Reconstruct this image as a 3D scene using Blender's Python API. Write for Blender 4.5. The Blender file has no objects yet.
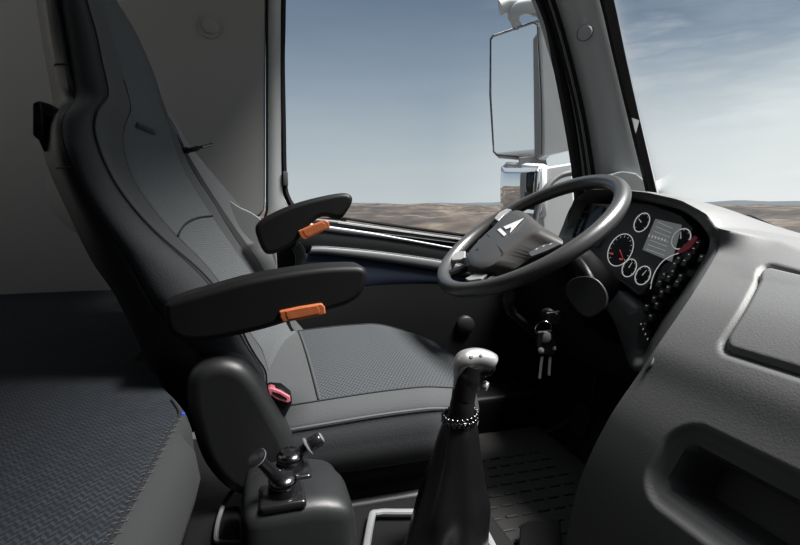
import bpy, bmesh, math, random
from mathutils import Vector, Matrix, noise
from mathutils.geometry import interpolate_bezier
random.seed(4)
PI = math.pi
S = bpy.context.scene
COL = S.collection

# ------------------------------------------------------------------ camera
CZ = 0.78                      # eye height above the cab floor
F = 500.0; YAW = math.radians(16); HY = 205.0
PITCH = math.atan((272.5 - HY) / F)
FW = Vector((math.sin(YAW) * math.cos(PITCH), math.cos(YAW) * math.cos(PITCH), -math.sin(PITCH)))
RT = Vector((math.cos(YAW), -math.sin(YAW), 0)); UP = RT.cross(FW)
cd = bpy.data.cameras.new('camera'); cam = bpy.data.objects.new('camera', cd); COL.objects.link(cam)
cd.sensor_width = 36; cd.lens = 36 * F / 800; cd.clip_start = 0.02; cd.clip_end = 20000
cam.matrix_world = Matrix(((RT.x, UP.x, -FW.x, 0), (RT.y, UP.y, -FW.y, 0), (RT.z, UP.z, -FW.z, CZ), (0, 0, 0, 1)))
S.camera = cam
S.view_settings.view_transform = 'Standard'; S.view_settings.look = 'None'
S.view_settings.exposure = 0.0; S.view_settings.gamma = 1; S.view_settings.use_curve_mapping = False

def P(px, py, X=None, Y=None, Z=None, pl=None):
    """world point seen at a pixel of the photo, on the plane X=, Y=, Z= (Z above the floor) or pl=(point, normal)"""
    d = FW + RT * ((px - 400) / F) - UP * ((py - 272.5) / F)
    o = Vector((0, 0, CZ))
    if X is not None: s = X / d.x
    elif Y is not None: s = Y / d.y
    elif Z is not None: s = (Z - CZ) / d.z
    else: s = (pl[0] - o).dot(pl[1]) / d.dot(pl[1])
    return o + d * s

# ------------------------------------------------------------------ world
class NT:
    """small node-tree helper"""
    def __init__(s, nt): s.nt = nt
    def n(s, t, **kw):
        nd = s.nt.nodes.new(t)
        for k, v in kw.items():
            if k[0] == 'i': nd.inputs[int(k[1:])].default_value = v
            else: setattr(nd, k, v)
        return nd
    def l(s, a, b): s.nt.links.new(a, b)
    def m(s, op, a, b=None, c=None, clamp=False):
        nd = s.nt.nodes.new('ShaderNodeMath'); nd.operation = op; nd.use_clamp = clamp
        for i, v in enumerate((a, b, c)):
            if v is None: continue
            if isinstance(v, (int, float)): nd.inputs[i].default_value = v
            else: s.nt.links.new(v, nd.inputs[i])
        return nd.outputs[0]
    def ramp(s, fac, stops, interp='LINEAR'):
        nd = s.nt.nodes.new('ShaderNodeValToRGB'); cr = nd.color_ramp; cr.interpolation = interp
        while len(cr.elements) < len(stops): cr.elements.new(0.5)
        for e, (p, c) in zip(cr.elements, stops):
            e.position = p; e.color = (*c, 1) if len(c) == 3 else c
        s.nt.links.new(fac, nd.inputs[0]); return nd.outputs[0]
    def mix(s, fac, a, b, blend='MIX'):
        nd = s.nt.nodes.new('ShaderNodeMix'); nd.data_type = 'RGBA'; nd.blend_type = blend
        for i, v in ((0, fac), (6, a), (7, b)):
            if isinstance(v, (int, float)): nd.inputs[i].default_value = v
            elif isinstance(v, tuple): nd.inputs[i].default_value = (*v, 1) if len(v) == 3 else v
            else: s.nt.links.new(v, nd.inputs[i])
        return nd.outputs[2]

def srgb(r, g, b):
    f = lambda c: (c / 255) / 12.92 if c / 255 <= 0.04045 else ((c / 255 + 0.055) / 1.055) ** 2.4
    return (f(r), f(g), f(b))

w = bpy.data.worlds.new('sky'); S.world = w; w.use_nodes = True
T = NT(w.node_tree); T.nt.nodes.clear()
tc = T.n('ShaderNodeTexCoord'); sx = T.n('ShaderNodeSeparateXYZ'); T.l(tc.outputs['Generated'], sx.inputs[0])
X_, Y_, Z_ = sx.outputs
mp = T.n('ShaderNodeMapping'); T.l(tc.outputs['Generated'], mp.inputs[0]); mp.inputs['Scale'].default_value = (1.6, 1.6, 9.0)
nz = T.n('ShaderNodeTexNoise'); nz.inputs['Scale'].default_value = 1.9; nz.inputs['Detail'].default_value = 7; nz.inputs['Roughness'].default_value = 0.55
T.l(mp.outputs[0], nz.inputs['Vector'])
fwd = T.m('MULTIPLY_ADD', X_, 2.3, -0.8, clamp=True)            # 0 over the side window, 1 over the bonnet
cl = T.m('SUBTRACT', nz.outputs[0], 0.5)
elev = T.m('MULTIPLY_ADD', cl, T.m('MULTIPLY_ADD', fwd, 0.22, 0.06), Z_)
side = T.ramp(elev, [(0.0, srgb(190, 199, 202)), (0.06, srgb(182, 193, 198)), (0.15, srgb(160, 174, 184)), (0.28, srgb(124, 141, 159)), (0.42, srgb(84, 104, 128)), (0.6, srgb(180, 188, 196))])
front = T.ramp(elev, [(0.0, srgb(232, 237, 236)), (0.12, srgb(218, 226, 227)), (0.19, srgb(190, 201, 207)), (0.26, srgb(148, 163, 177)), (0.33, srgb(108, 126, 148)), (0.42, srgb(92, 110, 136)), (0.6, srgb(200, 206, 212))])
base = T.mix(fwd, side, front)
wis = T.m('MULTIPLY', T.m('SUBTRACT', nz.outputs[0], 0.53, clamp=True), T.m('MULTIPLY', fwd, 4.0), clamp=True)
base = T.mix(wis, base, srgb(225, 230, 232))
zen = T.m('MULTIPLY_ADD', Z_, 2.6, -1.5, clamp=True)              # bright thin overcast overhead
bg = T.n('ShaderNodeBackground'); T.l(base, bg.inputs[0])
T.l(T.m('MULTIPLY_ADD', zen, 0.2, 1.0), bg.inputs[1])
wo = T.n('ShaderNodeOutputWorld'); T.l(bg.outputs[0], wo.inputs[0])

sd = bpy.data.lights.new('sun', 'SUN'); sun = bpy.data.objects.new('sun', sd); COL.objects.link(sun)
sd.energy = 15.0; sd.angle = math.radians(22); sd.color = (1.0, 0.98, 0.95)
sun.rotation_euler = Vector((0.44, -0.18, 0.88)).to_track_quat('Z', 'Y').to_euler()

# ------------------------------------------------------------------ materials
def mat(name, col, rough=0.5, metal=0.0, bump=None, spec=0.5, coat=0.0, coatr=0.1, sheen=0.0):
    m = bpy.data.materials.new(name); m.use_nodes = True; t = NT(m.node_tree)
    b = m.node_tree.nodes['Principled BSDF']
    b.inputs['Base Color'].default_value = (*col, 1); b.inputs['Roughness'].default_value = rough
    b.inputs['Metallic'].default_value = metal; b.inputs['Specular IOR Level'].default_value = spec
    b.inputs['Coat Weight'].default_value = coat; b.inputs['Coat Roughness'].default_value = coatr
    b.inputs['Sheen Weight'].default_value = sheen
    if bump:
        sc, st, dist = bump
        tcn = t.n('ShaderNodeTexCoord'); nn = t.n('ShaderNodeTexNoise')
        nn.inputs['Scale'].default_value = sc; nn.inputs['Detail'].default_value = 3; t.l(tcn.outputs['Object'], nn.inputs['Vector'])
        bp = t.n('ShaderNodeBump'); bp.inputs['Strength'].default_value = st; bp.inputs['Distance'].default_value = dist
        t.l(nn.outputs[0], bp.inputs['Height']); t.l(bp.outputs[0], b.inputs['Normal'])
    return m

def pattern(m, fn, colors=None, dist=0.001, strength=0.6):
    """fn(t, x, y, z) -> height socket; drives bump and a two-colour mix"""
    t = NT(m.node_tree); b = m.node_tree.nodes['Principled BSDF']
    tcn = t.n('ShaderNodeTexCoord'); s3 = t.n('ShaderNodeSeparateXYZ'); t.l(tcn.outputs['Object'], s3.inputs[0])
    h = fn(t, s3.outputs[0], s3.outputs[1], s3.outputs[2], tcn.outputs['Object'])
    if colors: t.l(t.mix(h, colors[0], colors[1]), b.inputs['Base Color'])
    bp = t.n('ShaderNodeBump'); bp.inputs['Strength'].default_value = strength; bp.inputs['Distance'].default_value = dist
    t.l(h, bp.inputs['Height']); t.l(bp.outputs[0], b.inputs['Normal'])
    return m

def zigzag(fx, fy, amp):
    def f(t, x, y, z, o):
        zz = t.m('MULTIPLY', t.m('PINGPONG', t.m('MULTIPLY', x, fx), 0.5), amp)
        cell = t.m('FLOOR', t.m('MULTIPLY', x, fx * 2))
        off = t.m('MULTIPLY', t.m('MODULO', cell, 2), 0.35)
        s = t.m('SINE', t.m('MULTIPLY', t.m('ADD', t.m('ADD', t.m('MULTIPLY', y, fy), zz), off), 2 * PI))
        n_ = t.n('ShaderNodeTexNoise'); n_.inputs['Scale'].default_value = 60; t.l(o, n_.inputs['Vector'])
        return t.m('MULTIPLY', t.m('MULTIPLY_ADD', s, 1.2, 0.4, clamp=True), t.m('MULTIPLY_ADD', n_.outputs[0], 1.4, -0.1, clamp=True))
    return f
def ribs(k, col=0.0):
    def f(t, x, y, z, o):
        n_ = t.n('ShaderNodeTexNoise'); n_.inputs['Scale'].default_value = 260; t.l(o, n_.inputs['Vector'])
        s = t.m('SINE', t.m('MULTIPLY', t.m('MULTIPLY_ADD', x, 0.35, z), k))
        return t.m('MULTIPLY_ADD', s, 0.3, n_.outputs[0], clamp=True)
    return f
def honey(fx, fy):
    def f(t, x, y, z, o):
        a = t.m('SINE', t.m('MULTIPLY', x, fx)); b_ = t.m('SINE', t.m('MULTIPLY', y, fy))
        c = t.m('SINE', t.m('MULTIPLY', t.m('ADD', x, y), fx * 0.5))
        return t.m('MULTIPLY_ADD', t.m('ADD', t.m('MULTIPLY', a, b_), t.m('MULTIPLY', c, 0.35)), 0.6, 0.5, clamp=True)
    return f

M = {}
M['plastic'] = mat('charcoal plastic', (0.010, 0.0106, 0.0112), 0.46, spec=0.4, bump=(500, 0.25, 0.0006))
M['black'] = mat('black plastic', (0.006, 0.006, 0.0062), 0.5, spec=0.2)
M['gloss'] = mat('glossy black plastic', (0.008, 0.008, 0.009), 0.2)
M['ledge'] = mat('window ledge black', (0.007, 0.007, 0.008), 0.42)
M['switch'] = mat('switch grey', (0.06, 0.061, 0.062), 0.4)
M['rubber'] = mat('black rubber', (0.006, 0.006, 0.006), 0.7, spec=0.15)
M['dash'] = mat('dashboard skin', (0.108, 0.111, 0.111), 0.6, bump=(330, 0.35, 0.001))
M['dashlid'] = mat('dashboard lid skin', (0.13, 0.134, 0.134), 0.45, bump=(420, 0.4, 0.0012))
M['lip'] = mat('instrument hood', (0.085, 0.087, 0.088), 0.4, bump=(500, 0.2, 0.0005))
M['pillar'] = mat('pillar cover', (0.32, 0.333, 0.34), 0.38, bump=(600, 0.1, 0.0004))
M['wallfelt'] = mat('wall felt', (0.26, 0.257, 0.25), 0.95, bump=(220, 0.3, 0.0008))
M['frame'] = mat('grey door frame paint', (0.33, 0.34, 0.34), 0.35)
M['leather'] = mat('wheel leather', (0.036, 0.0355, 0.035), 0.36, bump=(650, 0.2, 0.0005), coat=0.5, coatr=0.3)
M['hub'] = mat('wheel hub plastic', (0.035, 0.034, 0.033), 0.4, bump=(600, 0.2, 0.0004))
M['silver'] = mat('silver trim', (0.27, 0.28, 0.29), 0.45, 0.6)
M['satin'] = mat('satin silver knob', (0.55, 0.55, 0.54), 0.32, 0.85)
M['greytrim'] = mat('grey trim', (0.095, 0.10, 0.104), 0.5)
M['chrome'] = mat('chrome', (0.75, 0.75, 0.76), 0.12, 1.0)
M['darkchrome'] = mat('black chrome', (0.12, 0.12, 0.125), 0.18, 1.0)
M['orange'] = mat('orange plastic', (0.33, 0.09, 0.03), 0.4, bump=(60, 0.3, 0.002))
M['navy'] = mat('navy door cloth', (0.010, 0.018, 0.040), 0.8, bump=(300, 0.4, 0.001))
M['sidefab'] = mat('dark bolster cloth', (0.013, 0.0145, 0.017), 0.75, bump=(420, 0.5, 0.001), sheen=0.1)
M['panelfab'] = mat('grey cloth', (0.027, 0.030, 0.032), 0.85, bump=(420, 0.6, 0.001), sheen=0.1)
M['insert'] = pattern(mat('ribbed grey cloth', (0.08, 0.08, 0.08), 0.85), ribs(2200), ((0.035, 0.039, 0.041), (0.085, 0.091, 0.095)), 0.0008, 0.5)
M['honey'] = pattern(mat('woven seat cloth', (0.05, 0.05, 0.05), 0.85), honey(900, 520), ((0.008, 0.010, 0.012), (0.033, 0.038, 0.042)), 0.0012, 0.8)
M['bunk'] = pattern(mat('zigzag bunk cloth', (0.03, 0.03, 0.03), 0.9, spec=0.2), zigzag(105, 110, 1.0), ((0.012, 0.0145, 0.019), (0.037, 0.041, 0.048)), 0.0010, 0.7)
M['bunkside'] = mat('plain bunk cloth', (0.020, 0.021, 0.022), 0.85, bump=(420, 0.5, 0.001))
M['belt'] = mat('belt webbing', (0.17, 0.175, 0.18), 0.6, bump=(700, 0.4, 0.0006))
M['farfab'] = mat('light grey cloth', (0.22, 0.225, 0.23), 0.8, bump=(420, 0.5, 0.001))
M['stitch'] = mat('stitch thread', (0.06, 0.063, 0.067), 0.7)
M['seam'] = mat('dark seam', (0.006, 0.006, 0.007), 0.8)
M['pink'] = mat('red push button', (0.62, 0.16, 0.20), 0.4)
M['red'] = mat('red warning cover', (0.75, 0.07, 0.12), 0.45)
M['white'] = mat('white print', (0.45, 0.45, 0.45), 0.4)
M['podgrey'] = mat('button pod grey', (0.05, 0.05, 0.05), 0.4)
M['ventgrey'] = mat('vent surround grey', (0.30, 0.305, 0.31), 0.45)
M['dial'] = mat('dial face', (0.075, 0.076, 0.077), 0.5, spec=0.3)
M['ring'] = mat('glowing dial ring', (0.85, 0.85, 0.85), 0.4)
def glow(n, c, s_):
    b = M[n].node_tree.nodes['Principled BSDF']; b.inputs['Emission Color'].default_value = (*c, 1); b.inputs['Emission Strength'].default_value = s_
M['screen'] = mat('display glass', (0.20, 0.205, 0.21), 0.3)
glow('screen', (.8, .85, .85), .10); glow('ring', (1, 1, 1), .30)  # rings are given a weak glow in place of chrome reflections
M['print'] = mat('glowing print', (0.7, 0.7, 0.7), 0.4); glow('print', (1, .97, .9), .22)  # weak emission set on the print itself
M['redlit'] = mat('glowing red mark', (0.6, 0.05, 0.05), 0.4); glow('redlit', (1, .12, .1), .25)  # weak red emission set on the mark itself
M['mat'] = mat('rubber floor mat', (0.042, 0.041, 0.039), 0.6, bump=(120, 0.5, 0.002))
M['boot'] = mat('gear boot leather', (0.004, 0.004, 0.0045), 0.3, bump=(260, 0.3, 0.001))
M['blue'] = mat('blue piping', (0.02, 0.06, 0.5), 0.5)
M['mirrorglass'] = mat('mirror glass', (0.86, 0.88, 0.90), 0.02, 1.0)
M['housing'] = mat('mirror housing paint', (0.48, 0.49, 0.49), 0.45)
M['button'] = mat('light button', (0.25, 0.25, 0.245), 0.3)
gm = bpy.data.materials.new('window glass'); gm.use_nodes = True; t = NT(gm.node_tree); t.nt.nodes.clear()
fr = t.n('ShaderNodeFresnel'); fr.inputs[0].default_value = 1.09
tr = t.n('ShaderNodeBsdfTransparent'); gl = t.n('ShaderNodeBsdfGlossy'); gl.inputs['Roughness'].default_value = 0.01
mx = t.n('ShaderNodeMixShader'); t.l(fr.outputs[0], mx.inputs[0]); t.l(tr.outputs[0], mx.inputs[1]); t.l(gl.outputs[0], mx.inputs[2])
ou = t.n('ShaderNodeOutputMaterial'); t.l(mx.outputs[0], ou.inputs[0]); M['glass'] = gm

# ------------------------------------------------------------------ mesh kit
def tag(o, label=None, cat=None, group=None, kind=None):
    if label: o['label'] = label
    if cat: o['category'] = cat
    if group: o['group'] = group
    if kind: o['kind'] = kind
    return o

def root(name, loc, label=None, cat=None, group=None, kind=None):
    o = bpy.data.objects.new(name, None); COL.objects.link(o); o.location = loc; o.empty_display_size = 0.05
    o['_w'] = tuple(loc); return tag(o, label, cat, group, kind)

class MB:
    def __init__(s): s.v = []; s.f = []; s.mi = []; s.cur = 0
    def add(s, vs, fs):
        b = len(s.v); s.v += [Vector(p) for p in vs]; s.f += [tuple(b + i for i in f) for f in fs]; s.mi += [s.cur] * len(fs)
    def grid(s, rows, cu=False, cv=False, cap=False, mi=None):
        n, m_ = len(rows), len(rows[0]); b = len(s.v)
        s.v += [Vector(p) for r in rows for p in r]
        for i in range(n if cu else n - 1):
            for j in range(m_ if cv else m_ - 1):
                i2, j2 = (i + 1) % n, (j + 1) % m_
                s.f.append((b + i * m_ + j, b + i * m_ + j2, b + i2 * m_ + j2, b + i2 * m_ + j)); s.mi.append(mi(i, j) if mi else s.cur)
        if cap:
            s.f.append(tuple(b + j for j in reversed(range(m_)))); s.mi.append(s.cur)
            s.f.append(tuple(b + (n - 1) * m_ + j for j in range(m_))); s.mi.append(s.cur)
        return s
    def tube(s, path, r, n=10, close=False, flat=None):
        path = [Vector(p) for p in path]; N = len(path); rows = []
        rr = r if isinstance(r, (list, tuple)) else [r] * N
        t0 = (path[1] - path[0]).normalized(); ref = Vector((0, 0, 1)) if abs(t0.z) < 0.9 else Vector((1, 0, 0))
        u = t0.cross(ref).normalized()
        for i in range(N):
            a = path[(i - 1) % N] if (close or i > 0) else path[0]
            c = path[(i + 1) % N] if (close or i < N - 1) else path[-1]
            tn = (c - a).normalized(); u = (u - tn * u.dot(tn)).normalized(); v = tn.cross(u)
            rows.append([path[i] + (u * math.cos(k * 2 * PI / n) + v * math.sin(k * 2 * PI / n) * (flat or 1)) * rr[i] for k in range(n)])
        return s.grid(rows, cu=close, cv=True, cap=not close)
    def lathe(s, prof, o, ax, n=32):
        """prof = [(radius, distance along ax)]"""
        ax = Vector(ax).normalized(); ref = Vector((0, 0, 1)) if abs(ax.z) < 0.9 else Vector((1, 0, 0))
        u = ax.cross(ref).normalized(); v = ax.cross(u); o = Vector(o)
        return s.grid([[o + ax * h + (u * math.cos(k * 2 * PI / n) + v * math.sin(k * 2 * PI / n)) * max(r, 1e-5) for k in range(n)] for r, h in prof], cv=True, cap=True)
    def prism(s, out, off):
        off = Vector(off); a = [Vector(p) for p in out]; n = len(a)
        s.add(a + [p + off for p in a], [tuple(range(n))[::-1], tuple(range(n, 2 * n))] + [(i, (i + 1) % n, n + (i + 1) % n, n + i) for i in range(n)])
        return s
    def box(s, x0, x1, y0, y1, z0, z1):
        return s.prism([(x0, y0, z0), (x1, y0, z0), (x1, y1, z0), (x0, y1, z0)], (0, 0, z1 - z0))
    def obox(s, c, a, b, d):
        """oriented box: centre and three half-axis vectors"""
        c, a, b, d = Vector(c), Vector(a), Vector(b), Vector(d)
        return s.prism([c - a - b - d, c + a - b - d, c + a + b - d, c - a + b - d], d * 2)
    def rbox(s, x0, x1, y0, y1, z0, z1, r, n=(8, 8, 4), fn=None, mfn=None):
        def ax(a, b, k):
            e = [a + r * (1 - math.cos(i / 3 * PI / 2)) for i in range(4)] ; e2 = [a + b - q for q in reversed(e)]
            mid = [e[-1] + (e2[0] - e[-1]) * i / k for i in range(1, k)]
            return e + mid + e2
        A = (ax(x0, x1, n[0]), ax(y0, y1, n[1]), ax(z0, z1, n[2])); L = [len(q) - 1 for q in A]; idx = {}
        bb = len(s.v)
        def vid(i, j, k):
            if (i, j, k) not in idx:
                p = Vector((A[0][i], A[1][j], A[2][k]))
                q = Vector((min(max(p.x, x0 + r), x1 - r), min(max(p.y, y0 + r), y1 - r), min(max(p.z, z0 + r), z1 - r)))
                d = p - q
                if d.length > 1e-9:
                    # push to the rounded surface
                    mxd = max(abs(d.x), abs(d.y), abs(d.z)); d = d.normalized() * r
                p = q + d if d.length > 1e-9 else p
                if fn: p = fn(p)
                idx[(i, j, k)] = len(s.v); s.v.append(Vector(p))
            return idx[(i, j, k)]
        def put(f, c):
            s.f.append(f); s.mi.append(mfn(c) if mfn else s.cur)
        for i in range(L[0]):
            for j in range(L[1]):
                c = Vector(((A[0][i] + A[0][i + 1]) / 2, (A[1][j] + A[1][j + 1]) / 2, z1))
                put((vid(i, j, L[2]), vid(i + 1, j, L[2]), vid(i + 1, j + 1, L[2]), vid(i, j + 1, L[2])), c)
                put((vid(i, j, 0), vid(i, j + 1, 0), vid(i + 1, j + 1, 0), vid(i + 1, j, 0)), Vector((c.x, c.y, z0)))
        for i in range(L[0]):
            for k in range(L[2]):
                c = Vector(((A[0][i] + A[0][i + 1]) / 2, y0, (A[2][k] + A[2][k + 1]) / 2))
                put((vid(i, 0, k), vid(i + 1, 0, k), vid(i + 1, 0, k + 1), vid(i, 0, k + 1)), c)
                put((vid(i, L[1], k), vid(i, L[1], k + 1), vid(i + 1, L[1], k + 1), vid(i + 1, L[1], k)), Vector((c.x, y1, c.z)))
        for j in range(L[1]):
            for k in range(L[2]):
                c = Vector((x0, (A[1][j] + A[1][j + 1]) / 2, (A[2][k] + A[2][k + 1]) / 2))
                put((vid(0, j, k), vid(0, j, k + 1), vid(0, j + 1, k + 1), vid(0, j + 1, k)), c)
                put((vid(L[0], j, k), vid(L[0], j + 1, k), vid(L[0], j + 1, k + 1), vid(L[0], j, k + 1)), Vector((x1, c.y, c.z)))
        return s
    def build(s, name, m, parent=None, smooth=35, bevel=0, sub=0, solid=0, flip=False, seg=3):
        me = bpy.data.meshes.new(name)
        o = bpy.data.objects.new(name, me); COL.objects.link(o)
        if parent is not None: org = Vector(parent['_w'])
        else:
            xs = [p.x for p in s.v]; ys = [p.y for p in s.v]; zs = [p.z for p in s.v]
            org = Vector(((min(xs) + max(xs)) / 2, (min(ys) + max(ys)) / 2, min(zs)))
        o['_w'] = tuple(org)
        me.from_pydata([p - org for p in s.v], [], s.f); me.update()
        ms = m if isinstance(m, (list, tuple)) else [m]
        for q in ms: me.materials.append(M[q])
        for p, i in zip(me.polygons, s.mi): p.material_index = i
        bm = bmesh.new(); bm.from_mesh(me)
        bmesh.ops.remove_doubles(bm, verts=bm.verts, dist=1e-6)
        bmesh.ops.recalc_face_normals(bm, faces=bm.faces)
        if flip: bmesh.ops.reverse_faces(bm, faces=bm.faces)
        bm.to_mesh(me); bm.free()
        for p in me.polygons: p.use_smooth = True
        if smooth < 180: me.set_sharp_from_angle(angle=math.radians(smooth))
        if solid:
            q = o.modifiers.new('solid', 'SOLIDIFY'); q.thickness = solid; q.offset = 0
        if bevel:
            q = o.modifiers.new('bevel', 'BEVEL'); q.width = bevel; q.segments = seg; q.limit_method = 'ANGLE'; q.angle_limit = math.radians(40); q.harden_normals = True
            me.set_sharp_from_angle(angle=math.radians(180))
        if sub:
            q = o.modifiers.new('sub', 'SUBSURF'); q.levels = sub; q.render_levels = sub
        if parent is not None: o.parent = parent
        else: o.location = org
        return o

def cr(pts, n=8, close=False):
    """Catmull-Rom through the points (any tuple length)"""
    pts = [Vector(p) for p in pts]; N = len(pts); out = []
    for i in range(N if close else N - 1):
        g = lambda k: pts[k % N] if close else pts[max(0, min(N - 1, k))]
        p0, p1, p2, p3 = g(i - 1), g(i), g(i + 1), g(i + 2)
        for k in range(n):
            t_ = k / n
            out.append(0.5 * ((2 * p1) + (p2 - p0) * t_ + (2 * p0 - 5 * p1 + 4 * p2 - p3) * t_ ** 2 + (3 * p1 - p0 - 3 * p2 + p3) * t_ ** 3))
    if not close: out.append(pts[-1])
    return out
def resample(pts, n):
    L = [0]
    for a, b in zip(pts, pts[1:]): L.append(L[-1] + (b - a).length)
    out = []; k = 0
    for i in range(n):
        d = L[-1] * i / (n - 1)
        while k < len(L) - 2 and L[k + 1] < d: k += 1
        out.append(pts[k].lerp(pts[k + 1], (d - L[k]) / max(1e-9, L[k + 1] - L[k])))
    return out
def itp(tab, x):
    if x <= tab[0][0]: return tab[0][1]
    for (a, u), (b, v) in zip(tab, tab[1:]):
        if x <= b: return u + (v - u) * (x - a) / (b - a)
    return tab[-1][1]
def sm(a, b, x):
    q = min(1, max(0, (x - a) / (b - a))); return q * q * (3 - 2 * q)
def PY(lst, Y): return [P(a, b, Y=Y) for a, b in lst]

WY = 1.72          # inside face of the driver-side wall
# ================================================================== OUTSIDE GROUND
def ground():
    g = MB(); rows = []
    rs = [3 * 1.032 ** i for i in range(226)]
    for r in rs:
        row = []
        for k in range(640):
            a = k * 2 * PI / 640; x, y = r * math.cos(a), r * math.sin(a)
            h = 0
            if r > 12:
                w_ = sm(12, 60, r)
                h = w_ * (1.1 * noise.noise(Vector((x * 0.03, y * 0.03, 1))) + 1.5 * noise.noise(Vector((x * 0.08, y * 0.08, 5))) + .5 * noise.noise(Vector((x * 0.22, y * 0.22, 3))))
                h += sm(60, 200, r) * 4.2 * max(-0.6, noise.noise(Vector((x * 0.011, y * 0.011, 9)))) * (1 - 0.6 * sm(400, 1500, r))
            row.append((x, y, -1.65 + h))
        rows.append(row)
    g.grid(rows, cv=True)
    m = mat('desert soil', (0.2, 0.15, 0.11), 0.95); t = NT(m.node_tree); b = m.node_tree.nodes['Principled BSDF']
    tcn = t.n('ShaderNodeTexCoord')
    n1 = t.n('ShaderNodeTexNoise'); n1.inputs['Scale'].default_value = 0.035; n1.inputs['Detail'].default_value = 8; t.l(tcn.outputs['Object'], n1.inputs['Vector'])
    n2 = t.n('ShaderNodeTexNoise'); n2.inputs['Scale'].default_value = 0.25; n2.inputs['Detail'].default_value = 6; t.l(tcn.outputs['Object'], n2.inputs['Vector'])
    f = t.m('ADD', t.m('MULTIPLY', n1.outputs[0], 0.6), t.m('MULTIPLY', n2.outputs[0], 0.4))
    t.l(t.ramp(f, [(0.42, (0.006, 0.005, 0.0045)), (0.48, (0.018, 0.013, 0.0095)), (0.53, (0.034, 0.024, 0.017)), (0.60, (0.075, 0.060, 0.044))]), b.inputs['Base Color'])
    bp = t.n('ShaderNodeBump'); bp.inputs['Strength'].default_value = 0.9; bp.inputs['Distance'].default_value = 0.8
    t.l(n2.outputs[0], bp.inputs['Height']); t.l(bp.outputs[0], b.inputs['Normal'])
    M['soil'] = m
    tag(g.build('desert_ground', 'soil', smooth=180), kind='structure')
    # far range of low hills
    h = MB(); rows = []
    for j in range(7):
        row = []
        for k in range(400):
            a = k * 2 * PI / 400; r = 3300 + j * 170
            s_ = math.sin(PI * j / 6) ** 1.0
            hh = (22 + 22 * noise.noise(Vector((math.cos(a) * 4, math.sin(a) * 4, 2))) + 12 * noise.noise(Vector((math.cos(a) * 19, math.sin(a) * 19, 7)))) * s_
            row.append((r * math.cos(a), r * math.sin(a), -4 + max(0, hh)))
        rows.append(row)
    h.grid(rows, cv=True)
    M['hill'] = mat('haze-tinted far hills', (0.035, 0.045, 0.055), 1.0)  # distance haze put into the base colour as a blue-grey tint
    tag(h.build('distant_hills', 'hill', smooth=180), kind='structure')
ground()

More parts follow.
